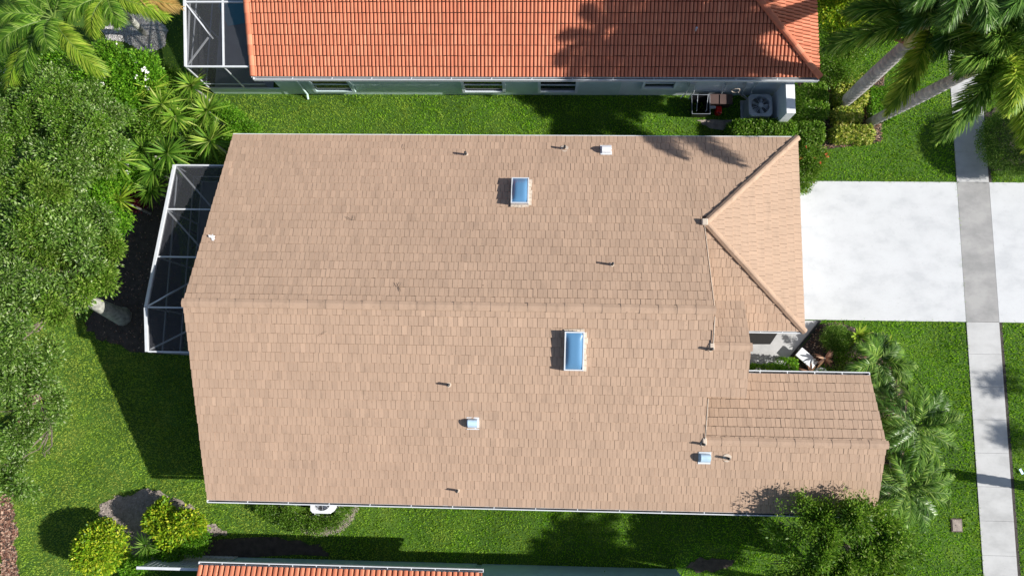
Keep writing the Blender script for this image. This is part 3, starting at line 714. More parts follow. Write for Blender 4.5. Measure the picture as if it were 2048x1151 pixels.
gable_wall(wl, XR-wo, .2, [(-.6,2.3),(-.6,zS(-.6)-.2),(YR,ZR-.2),(yg,zN(yg)-.2),(yg,2.3)])
gable_wall(wl, XEN-.35, .2, [(ye+.2,2.6),(ye+.2,zS(ye+.2)-.2),(yer,zer-.2),(2.7,zer-K*1.45-.2),(2.7,2.6)])
gable_wall(wl, XWG-wo-.2, .2, [(YS+wo,0),(YS+wo,zS(YS+wo)-.2),(-2.03,zw-.2),(.38-wo,zw-K*2.0-.2),(.38-wo,0)])
wl.box((XW+wo+.2,YS+wo,0),(XWG-wo-.2,YS+wo+.2,2.42)); wl.box((XW+wo+.2,YN-wo-.2,0),(XE-wo,YN-wo,2.42))
wl.box((XE-wo-.2,2.45,0),(XE-wo,YN-wo-.2,2.32)); wl.box((7.0,2.45,0),(XE-wo-.2,2.65,2.42)); wl.box((6.8,.13,0),(7.0,2.65,2.3)); wl.box((7.0,-.07,0),(XWG-wo-.2,.13,2.32))
wl.build('wall', M['beige_stucco'], house)
gd = MB(); gd.box((XE-wo,3.2,0),(XE-wo+.05,8.3,2.1)); 
for i in range(5): gd.box((XE-wo+.05,3.25,.03+i*.42),(XE-wo+.07,8.25,.40+i*.42))
gd.build('garage_door', M['white_paint'], house)
fd = MB(); fd.box((7.0,1.0,0),(7.05,1.95,2.1)); fd.box((7.05,1.1,.2),(7.07,1.85,.9)); fd.box((7.05,1.1,1.1),(7.07,1.85,1.95)); fd.build('front_door', M['brown_plastic'], house)
for (a, b) in [((-9,YS+wo-.03,.9),(-7.4,YS+wo,2.0)), ((-3,YS+wo-.03,.9),(-1.4,YS+wo,2.0)), ((4,YS+wo-.03,.9),(5.6,YS+wo,2.0)), ((XWG-wo,-3.4,.8),(XWG-wo+.03,-1.4,2.0)), ((-8,YN-wo,.9),(-6.4,YN-wo+.03,2.0)), ((0,YN-wo,.9),(1.6,YN-wo+.03,2.0))]:
    mb = MB(); mb.box(a, b); wn = mb.build('window', M['dark_glass'], house)
    mb = MB(); a = Vector(a); b = Vector(b); c0 = (a+b)/2
    if abs(b.x-a.x) > .1:
        for z in (a.z, b.z): mb.bar((a.x-.05,c0.y,z),(b.x+.05,c0.y,z),.06,.08)
        for x in (a.x, c0.x, b.x): mb.bar((x,c0.y,a.z+.04),(x,c0.y,b.z-.04),.055,.06)
    else:
        for z in (a.z, b.z): mb.bar((c0.x,a.y-.05,z),(c0.x,b.y+.05,z),.06,.08)
        for y in (a.y, c0.y, b.y): mb.bar((c0.x,y,a.z+.04),(c0.x,y,b.z-.04),.06,.055,(1,0,0))
    mb.build('window_frame', M['white_paint'], wn)
gutter('gutter', (XW,YN+.01,HE+.02), (XE,YN+.01,HE+.02), (0,1), house, .035, 14)
gutter('gutter', (XW,YS-.01,HE+.02), (XWG,YS-.01,HE+.02), (0,-1), house, .10, 16)
gutter('gutter', (XEN+.02,.39,zw-K*2.41+.03), (XWG,.39,zw-K*2.41+.03), (0,1), house, .11, 5)
gutter('gutter', (XEN+.3,1.99,HE+.02), (XE,1.99,HE+.02), (0,-1), house, .07, 3)

def on_roof(x, y):
    "photo pixel to the point on the main roof's surface"
    z = 4.
    for _ in range(12):
        p = P(x, y, z); z = (zN(p.y) if p.y > YR else zS(p.y)) + .04
    return P(x, y, z), (K if p.y > YR else -K)
def skylight(x0, y0, x1, y1, lb_, hh=.30):
    (p, s_) = on_roof((x0+x1)/2, (y0+y1)/2); pc = P((x0+x1)/2, (y0+y1)/2, p.z+hh); sc_ = (CAMH-p.z-hh)/FPX
    hx, hy = (x1-x0)/2*sc_, (y1-y0)/2*sc_; k = -s_
    q = lambda dx, dy, h: Vector((pc.x+dx, pc.y+dy, p.z + k*(pc.y+dy-p.y) + h))
    cb = MB()
    o = [(-hx,-hy),(hx,-hy),(hx,hy),(-hx,hy)]; wd = .042
    n = 4; ov = [q(a,b,hh) for a,b in o] + [q(a,b,-.02) for a,b in o] + [q(a-math.copysign(wd,a), b-math.copysign(wd,b), hh) for a,b in o] + [q(a-math.copysign(wd,a), b-math.copysign(wd,b), hh-.06) for a,b in o]
    cb.add(ov, [(i,4+i,4+(i+1)%4,(i+1)%4) for i in range(4)] + [(i,(i+1)%4,8+(i+1)%4,8+i) for i in range(4)] + [(8+i,8+(i+1)%4,12+(i+1)%4,12+i) for i in range(4)])
    s = cb.build('skylight', M['white_metal'], house); s['label'] = lb_
    nn = 12; vs = []; 
    for j in range(nn+1):
        for i in range(nn+1):
            a = -1+2*i/nn; b = -1+2*j/nn; bul = (1-a**4)*(1-b**4)
            vs.append(q(a*(hx-wd), b*(hy-wd), hh-.03+.12*bul))
    dm = MB(); dm.add(vs, [(j*(nn+1)+i, j*(nn+1)+i+1, (j+1)*(nn+1)+i+1, (j+1)*(nn+1)+i) for j in range(nn) for i in range(nn)])
    dm.build('skylight_dome', M['skylight_acrylic'], s, True)
    fl = MB(); r = random.Random(int(x0)); 
    def mort(x, y, w_, l_): a0 = q(x-w_/2,y-l_/2,.045); fl.add([q(x-w_/2,y-l_/2,.02),q(x+w_/2,y-l_/2,.02),q(x+w_/2,y+l_/2,.02),q(x-w_/2,y+l_/2,.02),q(x-w_/2,y-l_/2,.05),q(x+w_/2,y-l_/2,.05),q(x+w_/2,y+l_/2,.05),q(x-w_/2,y+l_/2,.05)],[(4,5,6,7),(0,1,5,4),(1,2,6,5),(2,3,7,6),(3,0,4,7)])
    for i in range(7): mort(hx+.03+r.uniform(0,.04), -hy+(i+.5)*hy*2/7, .12+r.uniform(-.03,.03), hy*2/7+.02)
    for i in range(5): mort(-hx+(i+.5)*hx*2/5, -hy-.03 if k < 0 else hy+.03, hx*2/5+.02, .12+r.uniform(-.03,.04))
    fl.build('skylight_flashing', M['mortar'], s)
skylight(1022,350,1058,411, 'blue domed skylight on the north roof slope', .34)
skylight(1129,664,1168,740, 'larger blue domed skylight on the south roof slope, just below the ridge', .34)
def pipe_vent(x, y, flash=False, lab=None, hgt=.30):
    p, s_ = on_roof(x, y); mb = MB()
    mb.tube([p-Vector((0,0,.05)), p+Vector((0,0,hgt))], [.046,.046], 12); v = mb.build('vent_pipe', M['black_pipe'], house, True)
    mb = MB(); rr = .15 if flash else .085; k = -s_
    ring = [(p.x+rr*math.cos(a)*(1 + .15*math.sin(3*a)), p.y+rr*math.sin(a)) for a in [i*math.pi/7 for i in range(14)]]
    n = len(ring); mb.add([(a,b,p.z+k*(b-p.y)+.018) for a,b in ring]+[(a,b,p.z+k*(b-p.y)-.02) for a,b in ring], [tuple(range(n))]+[(i,n+i,n+(i+1)%n,(i+1)%n) for i in range(n)])
    mb.tube([p, p+Vector((0,0,.06))], [.06,.045], 10)
    mb.build('pipe_flashing', M['mortar'], v)
for a in [(932,309,False),(1129,297,True),(1224,529,False),(898,769,False),(915,980,False),(1454,915,True),(1405,887,False),(1421,698,False)]: pipe_vent(*a)
def box_vent(x, y, matn, lab):
    p, s_ = on_roof(x, y); k = -s_; mb = MB(); hw = .17; d = Vector((0,1,k)).normalized()*(1 if s_ > 0 else -1)
    # hooded vent: arched cap open on the down-slope side
    nn = 8; vs = []
    for i in range(nn+1):
        a = math.pi*i/nn; 
        for f in (-1, 1): vs.append(p + Vector((math.cos(a)*hw*.0,0,0)) + Vector((f*hw, 0, 0)) + Vector((0, -math.cos(a)*.16, 0)) + Vector((0,0, math.sin(a)**.7*.26 + k*(-math.cos(a)*.16))))
    mb.add(vs, [(2*i,2*i+1,2*i+3,2*i+2) for i in range(nn)] + [tuple(range(0,2*nn+2,2)), tuple(range(1,2*nn+3,2))[::-1]])
    v = mb.build('roof_vent', M[matn], house); v['label'] = lab
    m2 = MB(); w2 = .22; m2.add([p+Vector((a*w2,b*w2,k*b*w2+zz)) for zz in (-.01,.016) for a,b in ((-1,-1),(1,-1),(1,1),(-1,1))], [(4,5,6,7),(0,1,5,4),(1,2,6,5),(2,3,7,6),(3,0,4,7)]); m2.build('vent_flashing', M['white_metal'], v)
    return v
box_vent(1212,300,'white_paint','white hooded roof vent with rust stains near the north eave')
rp, _ = on_roof(1212,303); mb = MB(); mb.add([(rp.x-.10,rp.y-.02,rp.z+.30),(rp.x+.1,rp.y-.02,rp.z+.30),(rp.x+.09,rp.y-.13,rp.z+.2),(rp.x-.02,rp.y-.16,rp.z+.16)], [(0,1,2,3)])
box_vent(946,846,'blue_metal','pale blue metal hooded vent on the middle of the south slope')
box_vent(1409,915,'blue_metal','pale blue metal hooded vent beside the front wing ridge')
def litter(pix, matn, name, label, cat, r=.009, z=.06):
    pts = []
    for (x, y) in pix: p, _ = on_roof(x, y); pts.append(p + Vector((0,0,z)))
    mb = MB(); mb.tube(pts, list(np.linspace(r, r*.6, len(pts))), 5); tag(mb.build(name, M[matn]), label, cat)
litter([(694,434),(702,439),(710,441)], 'twig', 'twig', 'bent dark twig lying on the north slope left of centre', 'twig')
litter([(709,441),(710,436),(709,431)], 'twig', 'twig', 'short dark twig tip beside the bent twig on the north slope', 'twig')
litter([(793,566),(798,574),(802,583),(800,572),(803,565)], 'twig', 'twig', 'forked dark twig lying just above the main ridge', 'twig')
litter([(809,289),(809,300)], 'black', 'twig', 'straight dark twig near the north eave', 'twig')
litter([(640,672),(648,665),(655,662)], 'twig', 'twig', 'faint thin curved twig below the main ridge on the left', 'twig', .005)
p, _ = on_roof(424,476); lb = LB(); n = 5; V, F = leaf_quads(np.array([list(p+Vector((0,0,.05)))]*n), rng.normal(size=(n,3))*np.array([1,1,.2]), np.array([[0,0,1.]]*n)+rng.normal(size=(n,3))*.2, np.full(n,.16), np.full(n,.11)); lb.add(V,F)
tag(lb.build('fallen_blossom', M['flower_white']), 'white fallen blossom lying on the tan roof near its left edge', 'blossom')

# ================================================================== UPPER NEIGHBOUR
def beam_parts(parent, segs, wd=.06, ht=.09, matn='white_metal', name='beam', up=(0,0,1)):
    for a, b in segs:
        mb = MB(); mb.bar(a, b, wd, ht, up); mb.build(name, M[matn], parent)
UY, UX0, UX1, UR = 11.97, -11.65, 10.95, 18.5
uh = thing('orange_roofed_house', (0, 16, 0), 'neighbouring house with orange barrel-tile roof and pale aqua walls at the top of the photo', 'house')
rf = MB(); ru = MB(); pu = Plane((UX0, UY, HE), (1,0), (0,1), K); hx = UX1-(UR-UY)
barrel_tiles(rf, pu, [(UX0,UY),(UX1,UY),(hx,UR),(UX0,UR)], under=ru)
pe = Plane((UX1, UY, HE), (0,1), (-1,0), K)
barrel_tiles(rf, pe, [(UX1,UY),(UX1,2*UR-UY),(hx,UR)], under=ru)
uroof = rf.build('roof', M['clay_tile'], uh); ru.build('roof_deck', M['clay_under'], uroof)
pnn = Plane((UX0, 2*UR-UY, HE), (1,0), (0,-1), K); rn = MB(); barrel_tiles(rn, pnn, [(UX0,2*UR-UY),(UX1,2*UR-UY),(hx,UR),(UX0,UR)], w=.3, h=.08); rn.build('roof', M['clay_tile'], uh)
zur = HE+K*(UR-UY)
for a_, b_ in [((UX1+.02,UY-.02,HE+.10), (hx,UR,zur+.12)), ((UX0,UR,zur+.08), (hx,UR,zur+.1)), ((UX1+.02,2*UR-UY,HE+.1), (hx,UR,zur+.12))]:
    mb = MB(); ridge_caps(mb, a_, b_, .27, .13, .40, True, .03); mb.build('ridge_cap', M['clay_tile'], uroof)
for y0, y1 in ((UY,UR),(2*UR-UY,UR)):
    mb = MB(); ridge_caps(mb, (UX0+.10,y0,HE+.08), (UX0+.10,y1,zur+.08), .24, .10, .40, True, .02); mb.build('rake_tile', M['clay_tile'], uroof)
mb = MB(); mb.box((UX0+.5,12.25,0),(3.4,12.45,2.38)); mb.box((UX0+.5,12.45,0),(UX0+.7,24.5,2.38)); gable_wall(mb, UX0+.5, .2, [(12.3,2.38),(UR,zur-.25),(24.6,2.38)])
mb.box((UX0+.7,24.5,0),(10.4,24.7,2.38)); mb.build('wall', M['aqua_stucco'], uh)
mb = MB(); mb.box((3.402,12.25,0),(10.35,12.45,2.38)); mb.box((10.15,12.45,0),(10.35,24.5,2.38)); mb.build('wall', M['shade_tint_stucco'], uh)  # east part of the aqua wall, its tree shade put into the colour
gutter('gutter', (UX0+.1,UY-.01,HE+.02), (UX1,UY-.01,HE+.02), (0,-1), uh, .12, 14)
mb = MB(); mb.bar((UX0+.02,UY,HE-.12),(UX0+.02,UR,zur-.12),.04,.18); mb.build('fascia', M['white_paint'], uh)
mb = MB(); mb.bar((UX1-.02,UY,HE-.10),(UX1-.02,24.9,HE-.10),.04,.14); mb.build('fascia', M['white_paint'], uh)
for i, (xa, xb) in enumerate([(-9.55,-8.0),(-3.15,-1.55),(.05,1.5),(4.35,5.55)]):
    zb, zt = (.60, 1.75) if i < 3 else (1.0, 1.78)
    mb = MB(); mb.box((xa,12.20,zb),(xb,12.245,zt)); wn = mb.build('window', M['dark_glass'], uh)
    mb = MB(); t = .12
    mb.box((xa-t,12.12,zb-t),(xb+t,12.246,zb)); mb.box((xa-t,12.12,zt),(xb+t,12.246,zt+t)); mb.box((xa-t,12.12,zb),(xa,12.246,zt)); mb.box((xb,12.12,zb),(xb+t,12.246,zt)); mb.box((xa,12.17,(zb+zt)/2-.03),(xb,12.199,(zb+zt)/2+.03))
    mb.build('window_frame', M['shade_tint_stucco' if i else 'aqua_stucco'], wn)
mb = MB(); mb.tube([(-10.1,12.0,2.3),(-10.1,12.17,2.15),(-10.1,12.17,.2),(-10.1,12.0,.06)], .045, 8); mb.build('downspout', M['aqua_stucco'], uh)
for xa, z in ((6.1,1.3),(7.55,1.5),(8.4,1.2)):
    mb = MB(); mb.box((xa,12.06,z),(xa+.28,12.248,z+.42)); mb.box((xa+.03,12.04,z+.05),(xa+.25,12.058,z+.36)); mb.build('meter_box', M['light_grey_metal'], uh, bevel=.01)
for pts in ([(6.2,12.16,1.3),(6.2,12.16,.3),(6.05,12.1,.05)],[(7.7,12.16,2.2),(7.7,12.16,.1)],[(8.55,12.16,1.2),(8.55,12.12,.5),(8.9,11.9,.3)],[(6.35,12.18,1.3),(6.5,12.14,.7),(6.4,12.05,.1)],[(8.9,12.18,2.2),(8.9,12.18,.6),(8.9,11.6,.4)]):
    mb = MB(); mb.tube(pts, .022, 8); mb.build('conduit', M['white_metal'], uh)
p, _ = (Vector((P(1404,33,4.2).x, P(1404,33,4.2).y, 0)), 0); mb = MB(); zz = HE+K*(p.y-UY); mb.tube([(p.x,p.y,zz),(p.x,p.y,zz+.25)], .04, 10); mb.build('vent_pipe', M['light_grey_metal'], uh)
# wing wall beside the condenser
mb = MB(); a = P(1571,160,1.9); b = P(1589,160,1.9); mb.box((a.x,10.72,0),(b.x,12.1,1.9)); o = mb.build('wing_wall', M['white_paint'], None, bevel=.01)
tag(o, 'low pale wall sticking out beside the air conditioner of the orange roofed house', 'wall')
def condenser(c, s, h, matn, label, name='air_conditioner'):
    t = thing(name, (c[0], c[1], 0), label, 'air conditioner')
    mb = MB(); x, y = c; mb.box((x-s-.08,y-s-.08,-.02),(x+s+.08,y+s+.08,.07)); mb.build('concrete_pad', M['walk_concrete'], t)
    mb = MB(); n = 28; r0 = s*.78; out = []; 
    for i in range(n):
        a = 2*math.pi*i/n; ca, sa = math.cos(a), math.sin(a); q = 8; rr = s/((abs(ca)**q+abs(sa)**q)**(1/q)); out.append((ca*rr, sa*rr))
    vs = []
    for z, f in ((.07,1),(h-.03,1),(h,.96)): vs += [(x+a*f,y+b*f,z) for a, b in out]
    vs += [(x+r0*math.cos(2*math.pi*i/n), y+r0*math.sin(2*math.pi*i/n), h) for i in range(n)] + [(x+r0*.97*math.cos(2*math.pi*i/n), y+r0*.97*math.sin(2*math.pi*i/n), h-.12) for i in range(n)]
    fs = [(k*n+i, k*n+(i+1)%n, (k+1)*n+(i+1)%n, (k+1)*n+i) for k in range(4) for i in range(n)]
    mb.add(vs, fs); cs_ = mb.build('casing', M[matn], t)
    mb = MB(); mb.lathe((x,y,0), [(r0*.96,h-.30),(.01,h-.29)], 24); mb.build('shaft', M['black'], t)
    mb = MB()
    for k in range(5):
        a = 2*math.pi*k/5; pts = []
        for f in (.16,.5,.92):
            for da, dz in ((-.22,-.02),(.30,.03)): pts.append((x+r0*f*math.cos(a+da), y+r0*f*math.sin(a+da), h-.16+dz))
        mb.add(pts, [(0,1,3,2),(2,3,5,4)])
    mb.build('fan', M['grey_metal'], t)
    mb = MB(); mb.lathe((x,y,0), [(s*.2,h-.08),(s*.2,h+.03),(.01,h+.035)], 18)
    for k in range(9):
        a = 2*math.pi*k/9; mb.bar((x+s*.1*math.cos(a),y+s*.1*math.sin(a),h+.01),(x+r0*math.cos(a),y+r0*math.sin(a),h+.005),.012,.012)
    for rr in (.35,.5,.65,.8,.95):
        ring = [(x+r0*rr*math.cos(2*math.pi*i/24), y+r0*rr*math.sin(2*math.pi*i/24), h+.004) for i in range(25)]; mb.tube(ring, .004, 4, False)
    mb.build('grille', M['light_grey_metal'], t)
    mb = MB(); mb.tube([(x-s*.5,y+s,.3),(x-s*.5,y+s+.2,.3)], .03, 8); mb.build('refrigerant_pipe', M['black'], t)
    return t
a = P(1497,187,.95); b = P(1546,233,.95); condenser(((a.x+b.x)/2,(a.y+b.y)/2), (b.x-a.x)/2, .95, 'grey_metal', 'grey air conditioner with round fan grille in front of the pale aqua wall')
a = P(616,1000,.8); b = P(670,1027,.8); condenser(((a.x+b.x)/2+.0, b.y+.46), .46, .8, 'white_paint', 'white air conditioner half hidden under the south eave of the tan roof')
p = P(596,1010,.3); t = thing('pool_pump', (p.x,p.y+.1,0), 'small white pump beside the white air conditioner', 'pump')
mb = MB(); mb.tube([(p.x-.22,p.y+.05,.2),(p.x+.1,p.y+.08,.2)], .11, 12); mb.build('motor', M['white_paint'], t, True)
mb = MB(); mb.lathe((p.x+.22,p.y+.06,0), [(.1,0),(.12,.1),(.12,.3),(.08,.34),(.02,.35)], 14); mb.build('strainer', M['black'], t)
p = P(632,1028,.2); mb = MB(); mb.tube([(p.x-.1,p.y+.15,.25),(p.x-.02,p.y+.02,.25),(p.x+.12,p.y,.25),(p.x+.12,p.y-.08,.1)], .025, 8); tag(mb.build('drain_pipe', M['white_paint']), 'thin white plastic drain pipe below the white air conditioner', 'pipe')
# clutter beside the neighbour's condenser
a = P(1384,228,.6); b = P(1424,190,.6)
t = thing('rubbish_bin', ((a.x+b.x)/2,(a.y+b.y)/2,0), 'open black bin with a silver rim left of the brown storage box', 'bin')
mb = MB(); x0,y0,x1,y1 = a.x,a.y,b.x-.1,b.y; z = .62
mb.add([(x0+.08,y0+.08,0),(x1-.08,y0+.08,0),(x1-.08,y1-.08,0),(x0+.08,y1-.08,0),(x0,y0,z),(x1,y0,z),(x1,y1,z),(x0,y1,z)],[(0,3,2,1),(0,1,5,4),(1,2,6,5),(2,3,7,6),(3,0,4,7)]); mb.build('tub', M['black'], t)
mb = MB()
for q0, q1 in (((x0,y0,z),(x1,y0,z)),((x1,y0,z),(x1,y1,z)),((x1,y1,z),(x0,y1,z)),((x0,y1,z),(x0,y0,z)),((x0+.18,y0+.1,z+.05),(x0+.22,y1-.06,z+.14)),((x1-.16,y0+.1,z+.05),(x1-.1,y1-.06,z+.14)),((x0+.22,y1-.06,z+.14),(x1-.1,y1-.06,z+.14))): mb.tube([q0,q1], .011, 6)
mb.build('rim', M['grey_metal'], t)
a = P(1421,206,.55); b = P(1464,189,.55); t = thing('storage_box', ((a.x+b.x)/2,(a.y+b.y)/2,0), 'brown plastic storage box against the aqua wall', 'box')
mb = MB(); mb.box((a.x,a.y,0),(b.x,b.y,.45)); mb.build('body', M['brown_plastic'], t, bevel=.03)
mb = MB(); mb.box((a.x-.03,a.y-.03,.452),(b.x+.03,b.y+.03,.53)); mb.bar((a.x+.4,a.y-.03,.55),(a.x+.42,b.y,.55),.03,.03); mb.build('lid', M['brown_plastic'], t, bevel=.02)
p = P(1438,219,.3); t = thing('fuel_can', (p.x,p.y,0), 'bright red plastic fuel can in front of the brown storage box', 'fuel can')
mb = MB(); mb.box((p.x-.13,p.y-.18,0),(p.x+.13,p.y+.17,.32)); mb.build('body', M['red_plastic'], t, bevel=.06)
mb = MB(); mb.tube([(p.x-.06,p.y,.31),(p.x-.06,p.y,.40),(p.x+.08,p.y,.40),(p.x+.08,p.y,.31)], .02, 6); mb.build('handle', M['red_plastic'], t)
mb = MB(); mb.tube([(p.x,p.y-.12,.3),(p.x-.04,p.y-.26,.42)], .025, 8); mb.build('spout', M['black'], t)
p = P(1422,222,.2); mb = MB(); mb.tube([(p.x-.2,p.y,.1),(p.x-.05,p.y+.12,.34),(p.x+.16,p.y+.1,.36)], [.05,.09,.06], 10); tag(mb.build('watering_can', M['grey_metal']), 'small grey metal can between the black bin and the red fuel can', 'can')
p = P(1466,192,.6); 
for k, (lab, rr) in enumerate((('coiled white garden hose hanging above the brown box', .16),)):
    mb = MB(); c0 = Vector((p.x,12.10,1.0)); pts = [c0+Vector((rr*(1+.06*math.sin(i))*math.cos(i*.5), -.03-.004*(i%13), rr*math.sin(i*.5))) for i in range(50)] + [Vector((p.x+.4,12.0,.5)), Vector((p.x+.75,11.9,.3))]; mb.tube(pts, .014, 6); tag(mb.build('garden_hose', M['mortar']), lab, 'hose')

# ================================================================== SCREEN ENCLOSURES
WX = -14.5
def ztop(y): return 2.42+.205*(8.2-y) if y > 2.48 else 3.59-.2*(2.48-y)
cg = thing('screen_enclosure', (-13.2, 4.5, 0), 'white framed dark screen enclosure on the west side of the tan roofed house', 'screen enclosure')
YN2, YS2, IX = 8.25, .82, -11.78
ys_ = [P(332,417,2.9).y, P(307,514,3.1).y, P(285,614,3.55).y]
corners = [YS2] + sorted(ys_) + [YN2]
mb = MB(); mb.box((WX,YS2,-.05),(IX-.0,YN2,.06)); mb.build('patio_slab', M['patio_paving'], cg)
YNC = P(372,322,2.6).y
for i in range(len(corners)-1):
    a, b = corners[i], corners[i+1]
    beam_parts(cg, [((WX,a,ztop(a)),(WX,b,ztop(b)))], .11, .13, name='top_beam')
    for z in (.12, .85, 2.2): beam_parts(cg, [((WX,a+.03,z),(WX,b-.03,z))], .045, .055 if z > .2 else .1, 'light_grey_metal', name='rail')
for y in corners:
    beam_parts(cg, [((WX,y,.05),(WX,y,ztop(y)-.07))], .05, .055, 'light_grey_metal', 'post', (0,1,0))
    beam_parts(cg, [((WX+.06,y,ztop(y)+.002),(IX,y,ztop(y)+.002))], .055, .08, name='roof_beam')
beam_parts(cg, [((WX+.06,YN2-.06,2.36),(-12.15,5.9,2.86)), ((WX+.06,ys_[0]-.06,ztop(ys_[0])-.06),(-12.15,4.1,ztop(4.1)-.07)), ((WX+.06,ys_[2]+.05,ztop(ys_[2])-.03),(-12.0,4.1,3.2)), ((WX+.06,YS2+.06,ztop(YS2)-.04),(-12.0,2.1,3.45))], .055, .06, name='brace')
for y in (YS2, YN2):
    for z in (.12, .85, 2.2): beam_parts(cg, [((WX+.03,y,z),(IX,y,z))], .04, .05, 'light_grey_metal', name='rail')
def panel(pts, parent, name='screen_panel'):
    mb = MB(); mb.sheet(pts); mb.build(name, M['insect_screen'], parent)
for i in range(len(corners)-1):
    a, b = corners[i], corners[i+1]
    panel([(WX,a,.1),(WX,b,.1),(WX,b,ztop(b)),(WX,a,ztop(a))], cg)
    panel([(WX,a,ztop(a)),(WX,b,ztop(b)),(IX,b,ztop(b)),(IX,a,ztop(a))], cg)
panel([(WX,YS2,.1),(IX,YS2,.1),(IX,YS2,ztop(YS2)),(WX,YS2,ztop(YS2))], cg); panel([(WX,YN2,.1),(IX,YN2,.1),(IX,YN2,ztop(YN2)),(WX,YN2,ztop(YN2))], cg)
# neighbour's enclosure
c2 = thing('screen_enclosure', (-13, 14, 0), 'white framed screen enclosure over a pool at the left end of the orange roof', 'screen enclosure')
UWX, UWY, UI = -14.28, 12.3, -11.68
def zt2(y): return 2.6+.19*(y-UWY)
cy = [UWY, P(370,4,3.1).y, 18.0, 20.8]
mb = MB(); mb.box((UWX,UWY,-.05),(UI,20.8,.06)); mb.build('patio_slab', M['patio_paving'], c2)
for i in range(3):
    a, b = cy[i], cy[i+1]
    beam_parts(c2, [((UWX,a,zt2(a)),(UWX,b,zt2(b)))], .09, .10, name='top_beam')
    xm = P(448,125,2.6).x
    beam_parts(c2, [((xm,a+.03,zt2(a)),(xm,b-.03,zt2(b)))], .065, .08, name='roof_beam')
    for z in (.85, 2.2): beam_parts(c2, [((UWX,a+.03,z),(UWX,b-.03,z))], .04, .05, 'light_grey_metal', name='rail')
    panel([(UWX,a,.1),(UWX,b,.1),(UWX,b,zt2(b)),(UWX,a,zt2(a))], c2); panel([(UWX,a,zt2(a)),(UWX,b,zt2(b)),(UI,b,zt2(b)),(UI,a,zt2(a))], c2)
xm = P(448,125,2.6).x; xd = (UWX+xm)/2+.15
beam_parts(c2, [((UWX+.05,UWY+.06,zt2(UWY)-.02),(xd,UWY+1.15,zt2(UWY+1.15)-.03)), ((UWX+.05,cy[1]-.06,zt2(cy[1])-.02),(xd+.2,UWY+1.1,zt2(UWY+1.1)-.03))], .055, .05, name='brace')
beam_parts(c2, [((xd-.9,UWY+.05,zt2(UWY)-.05),(xd-.75,cy[1],zt2(cy[1])-.05))], .06, .05, name='brace')
for y in cy:
    beam_parts(c2, [((UWX,y,zt2(y)),(UI,y,zt2(y)))], .065, .08, name='roof_beam'); beam_parts(c2, [((UWX,y,.05),(UWX,y,zt2(y)-.06))], .055, .055, name='post', up=(0,1,0))
beam_parts(c2, [((xm,UWY,.52),(xm,UWY,zt2(UWY)-.06))], .045, .045, name='post', up=(0,1,0))
for z in (.56, .95): beam_parts(c2, [((UWX+.03,UWY,z),(UI,UWY,z))], .04, .04, 'light_grey_metal', name='rail')
mb = MB(); mb.box((UWX,UWY-.03,0),(-11.16,UWY+.02,.52)); mb.build('kick_panel', M['aqua_stucco'], c2)
panel([(UWX,UWY,.5),(UI,UWY,.5),(UI,UWY,zt2(UWY)),(UWX,UWY,zt2(UWY))], c2)
poolp = [P(440,-10,.1), P(436,12,.1), P(455,52,.1), P(495,45,.1), P(560,40,.1), P(560,-150,.1), P(430,-150,.1)]
mb = MB(); mb.sheet([(q.x,q.y,.066) for q in poolp]); tag(mb.build('pool_water', M['pool_water']), kind='structure')

# ================================================================== LOWER NEIGHBOUR
lh = thing('lower_house', (-5, -11, 0), 'house with orange barrel tiles and teal walls cut off by the bottom edge', 'house')
LY = -6.97; LX0, LX1 = -12.33, -1.85
rf = MB(); ru = MB(); pl_ = Plane((LX0, LY, HE), (1,0), (0,-1), K)
barrel_tiles(rf, pl_, [(LX0,LY),(LX1,LY),(LX1,LY-6.0),(LX0,LY-6.0)], w=.20, under=ru)
r_ = rf.build('roof', M['clay_tile'], lh); ru.build('roof_deck', M['clay_under'], r_)
pl2 = Plane((LX0, LY-12, HE), (1,0), (0,1), K); rf = MB(); barrel_tiles(rf, pl2, [(LX0,LY-12),(LX1,LY-12),(LX1,LY-6.0),(LX0,LY-6.0)], w=.3, h=.08); rf.build('roof', M['clay_tile'], lh)
mb = MB(); ridge_caps(mb, (LX0,LY-6,HE+K*6+.08), (LX1,LY-6,HE+K*6+.08), .27,.13,.4,True,.03); mb.build('ridge_cap', M['clay_tile'], r_)
gutter('gutter', (LX0-.02,LY+.01,HE+.02), (LX1+.03,LY+.01,HE+.02), (0,1), lh, .11, 12)
mb = MB(); gable_wall(mb, LX0+.4, .2, [(-7.26,0),(-7.26,2.35),(LY-6,HE+K*6-.25),(LY-11.6,2.35),(LY-11.6,0)]); gable_wall(mb, LX1-.4, .2, [(-7.3,0),(-7.3,2.35),(LY-6,HE+K*6-.25),(LY-11.6,2.35),(LY-11.6,0)]); mb.box((LX0+.6,-7.46,0),(LX1-.4,-7.26,2.38)); mb.build('wall', M['teal_stucco'], lh)
mb = MB(); mb.box((LX1-.19,-7.50,0),(5.62,-7.26,2.05)); mb.box((5.42,-13,0),(5.62,-7.50,2.05)); tag(mb.build('courtyard_wall', M['teal_stucco'], bevel=.01), 'long teal courtyard wall along the bottom edge right of the orange tiles', 'wall')
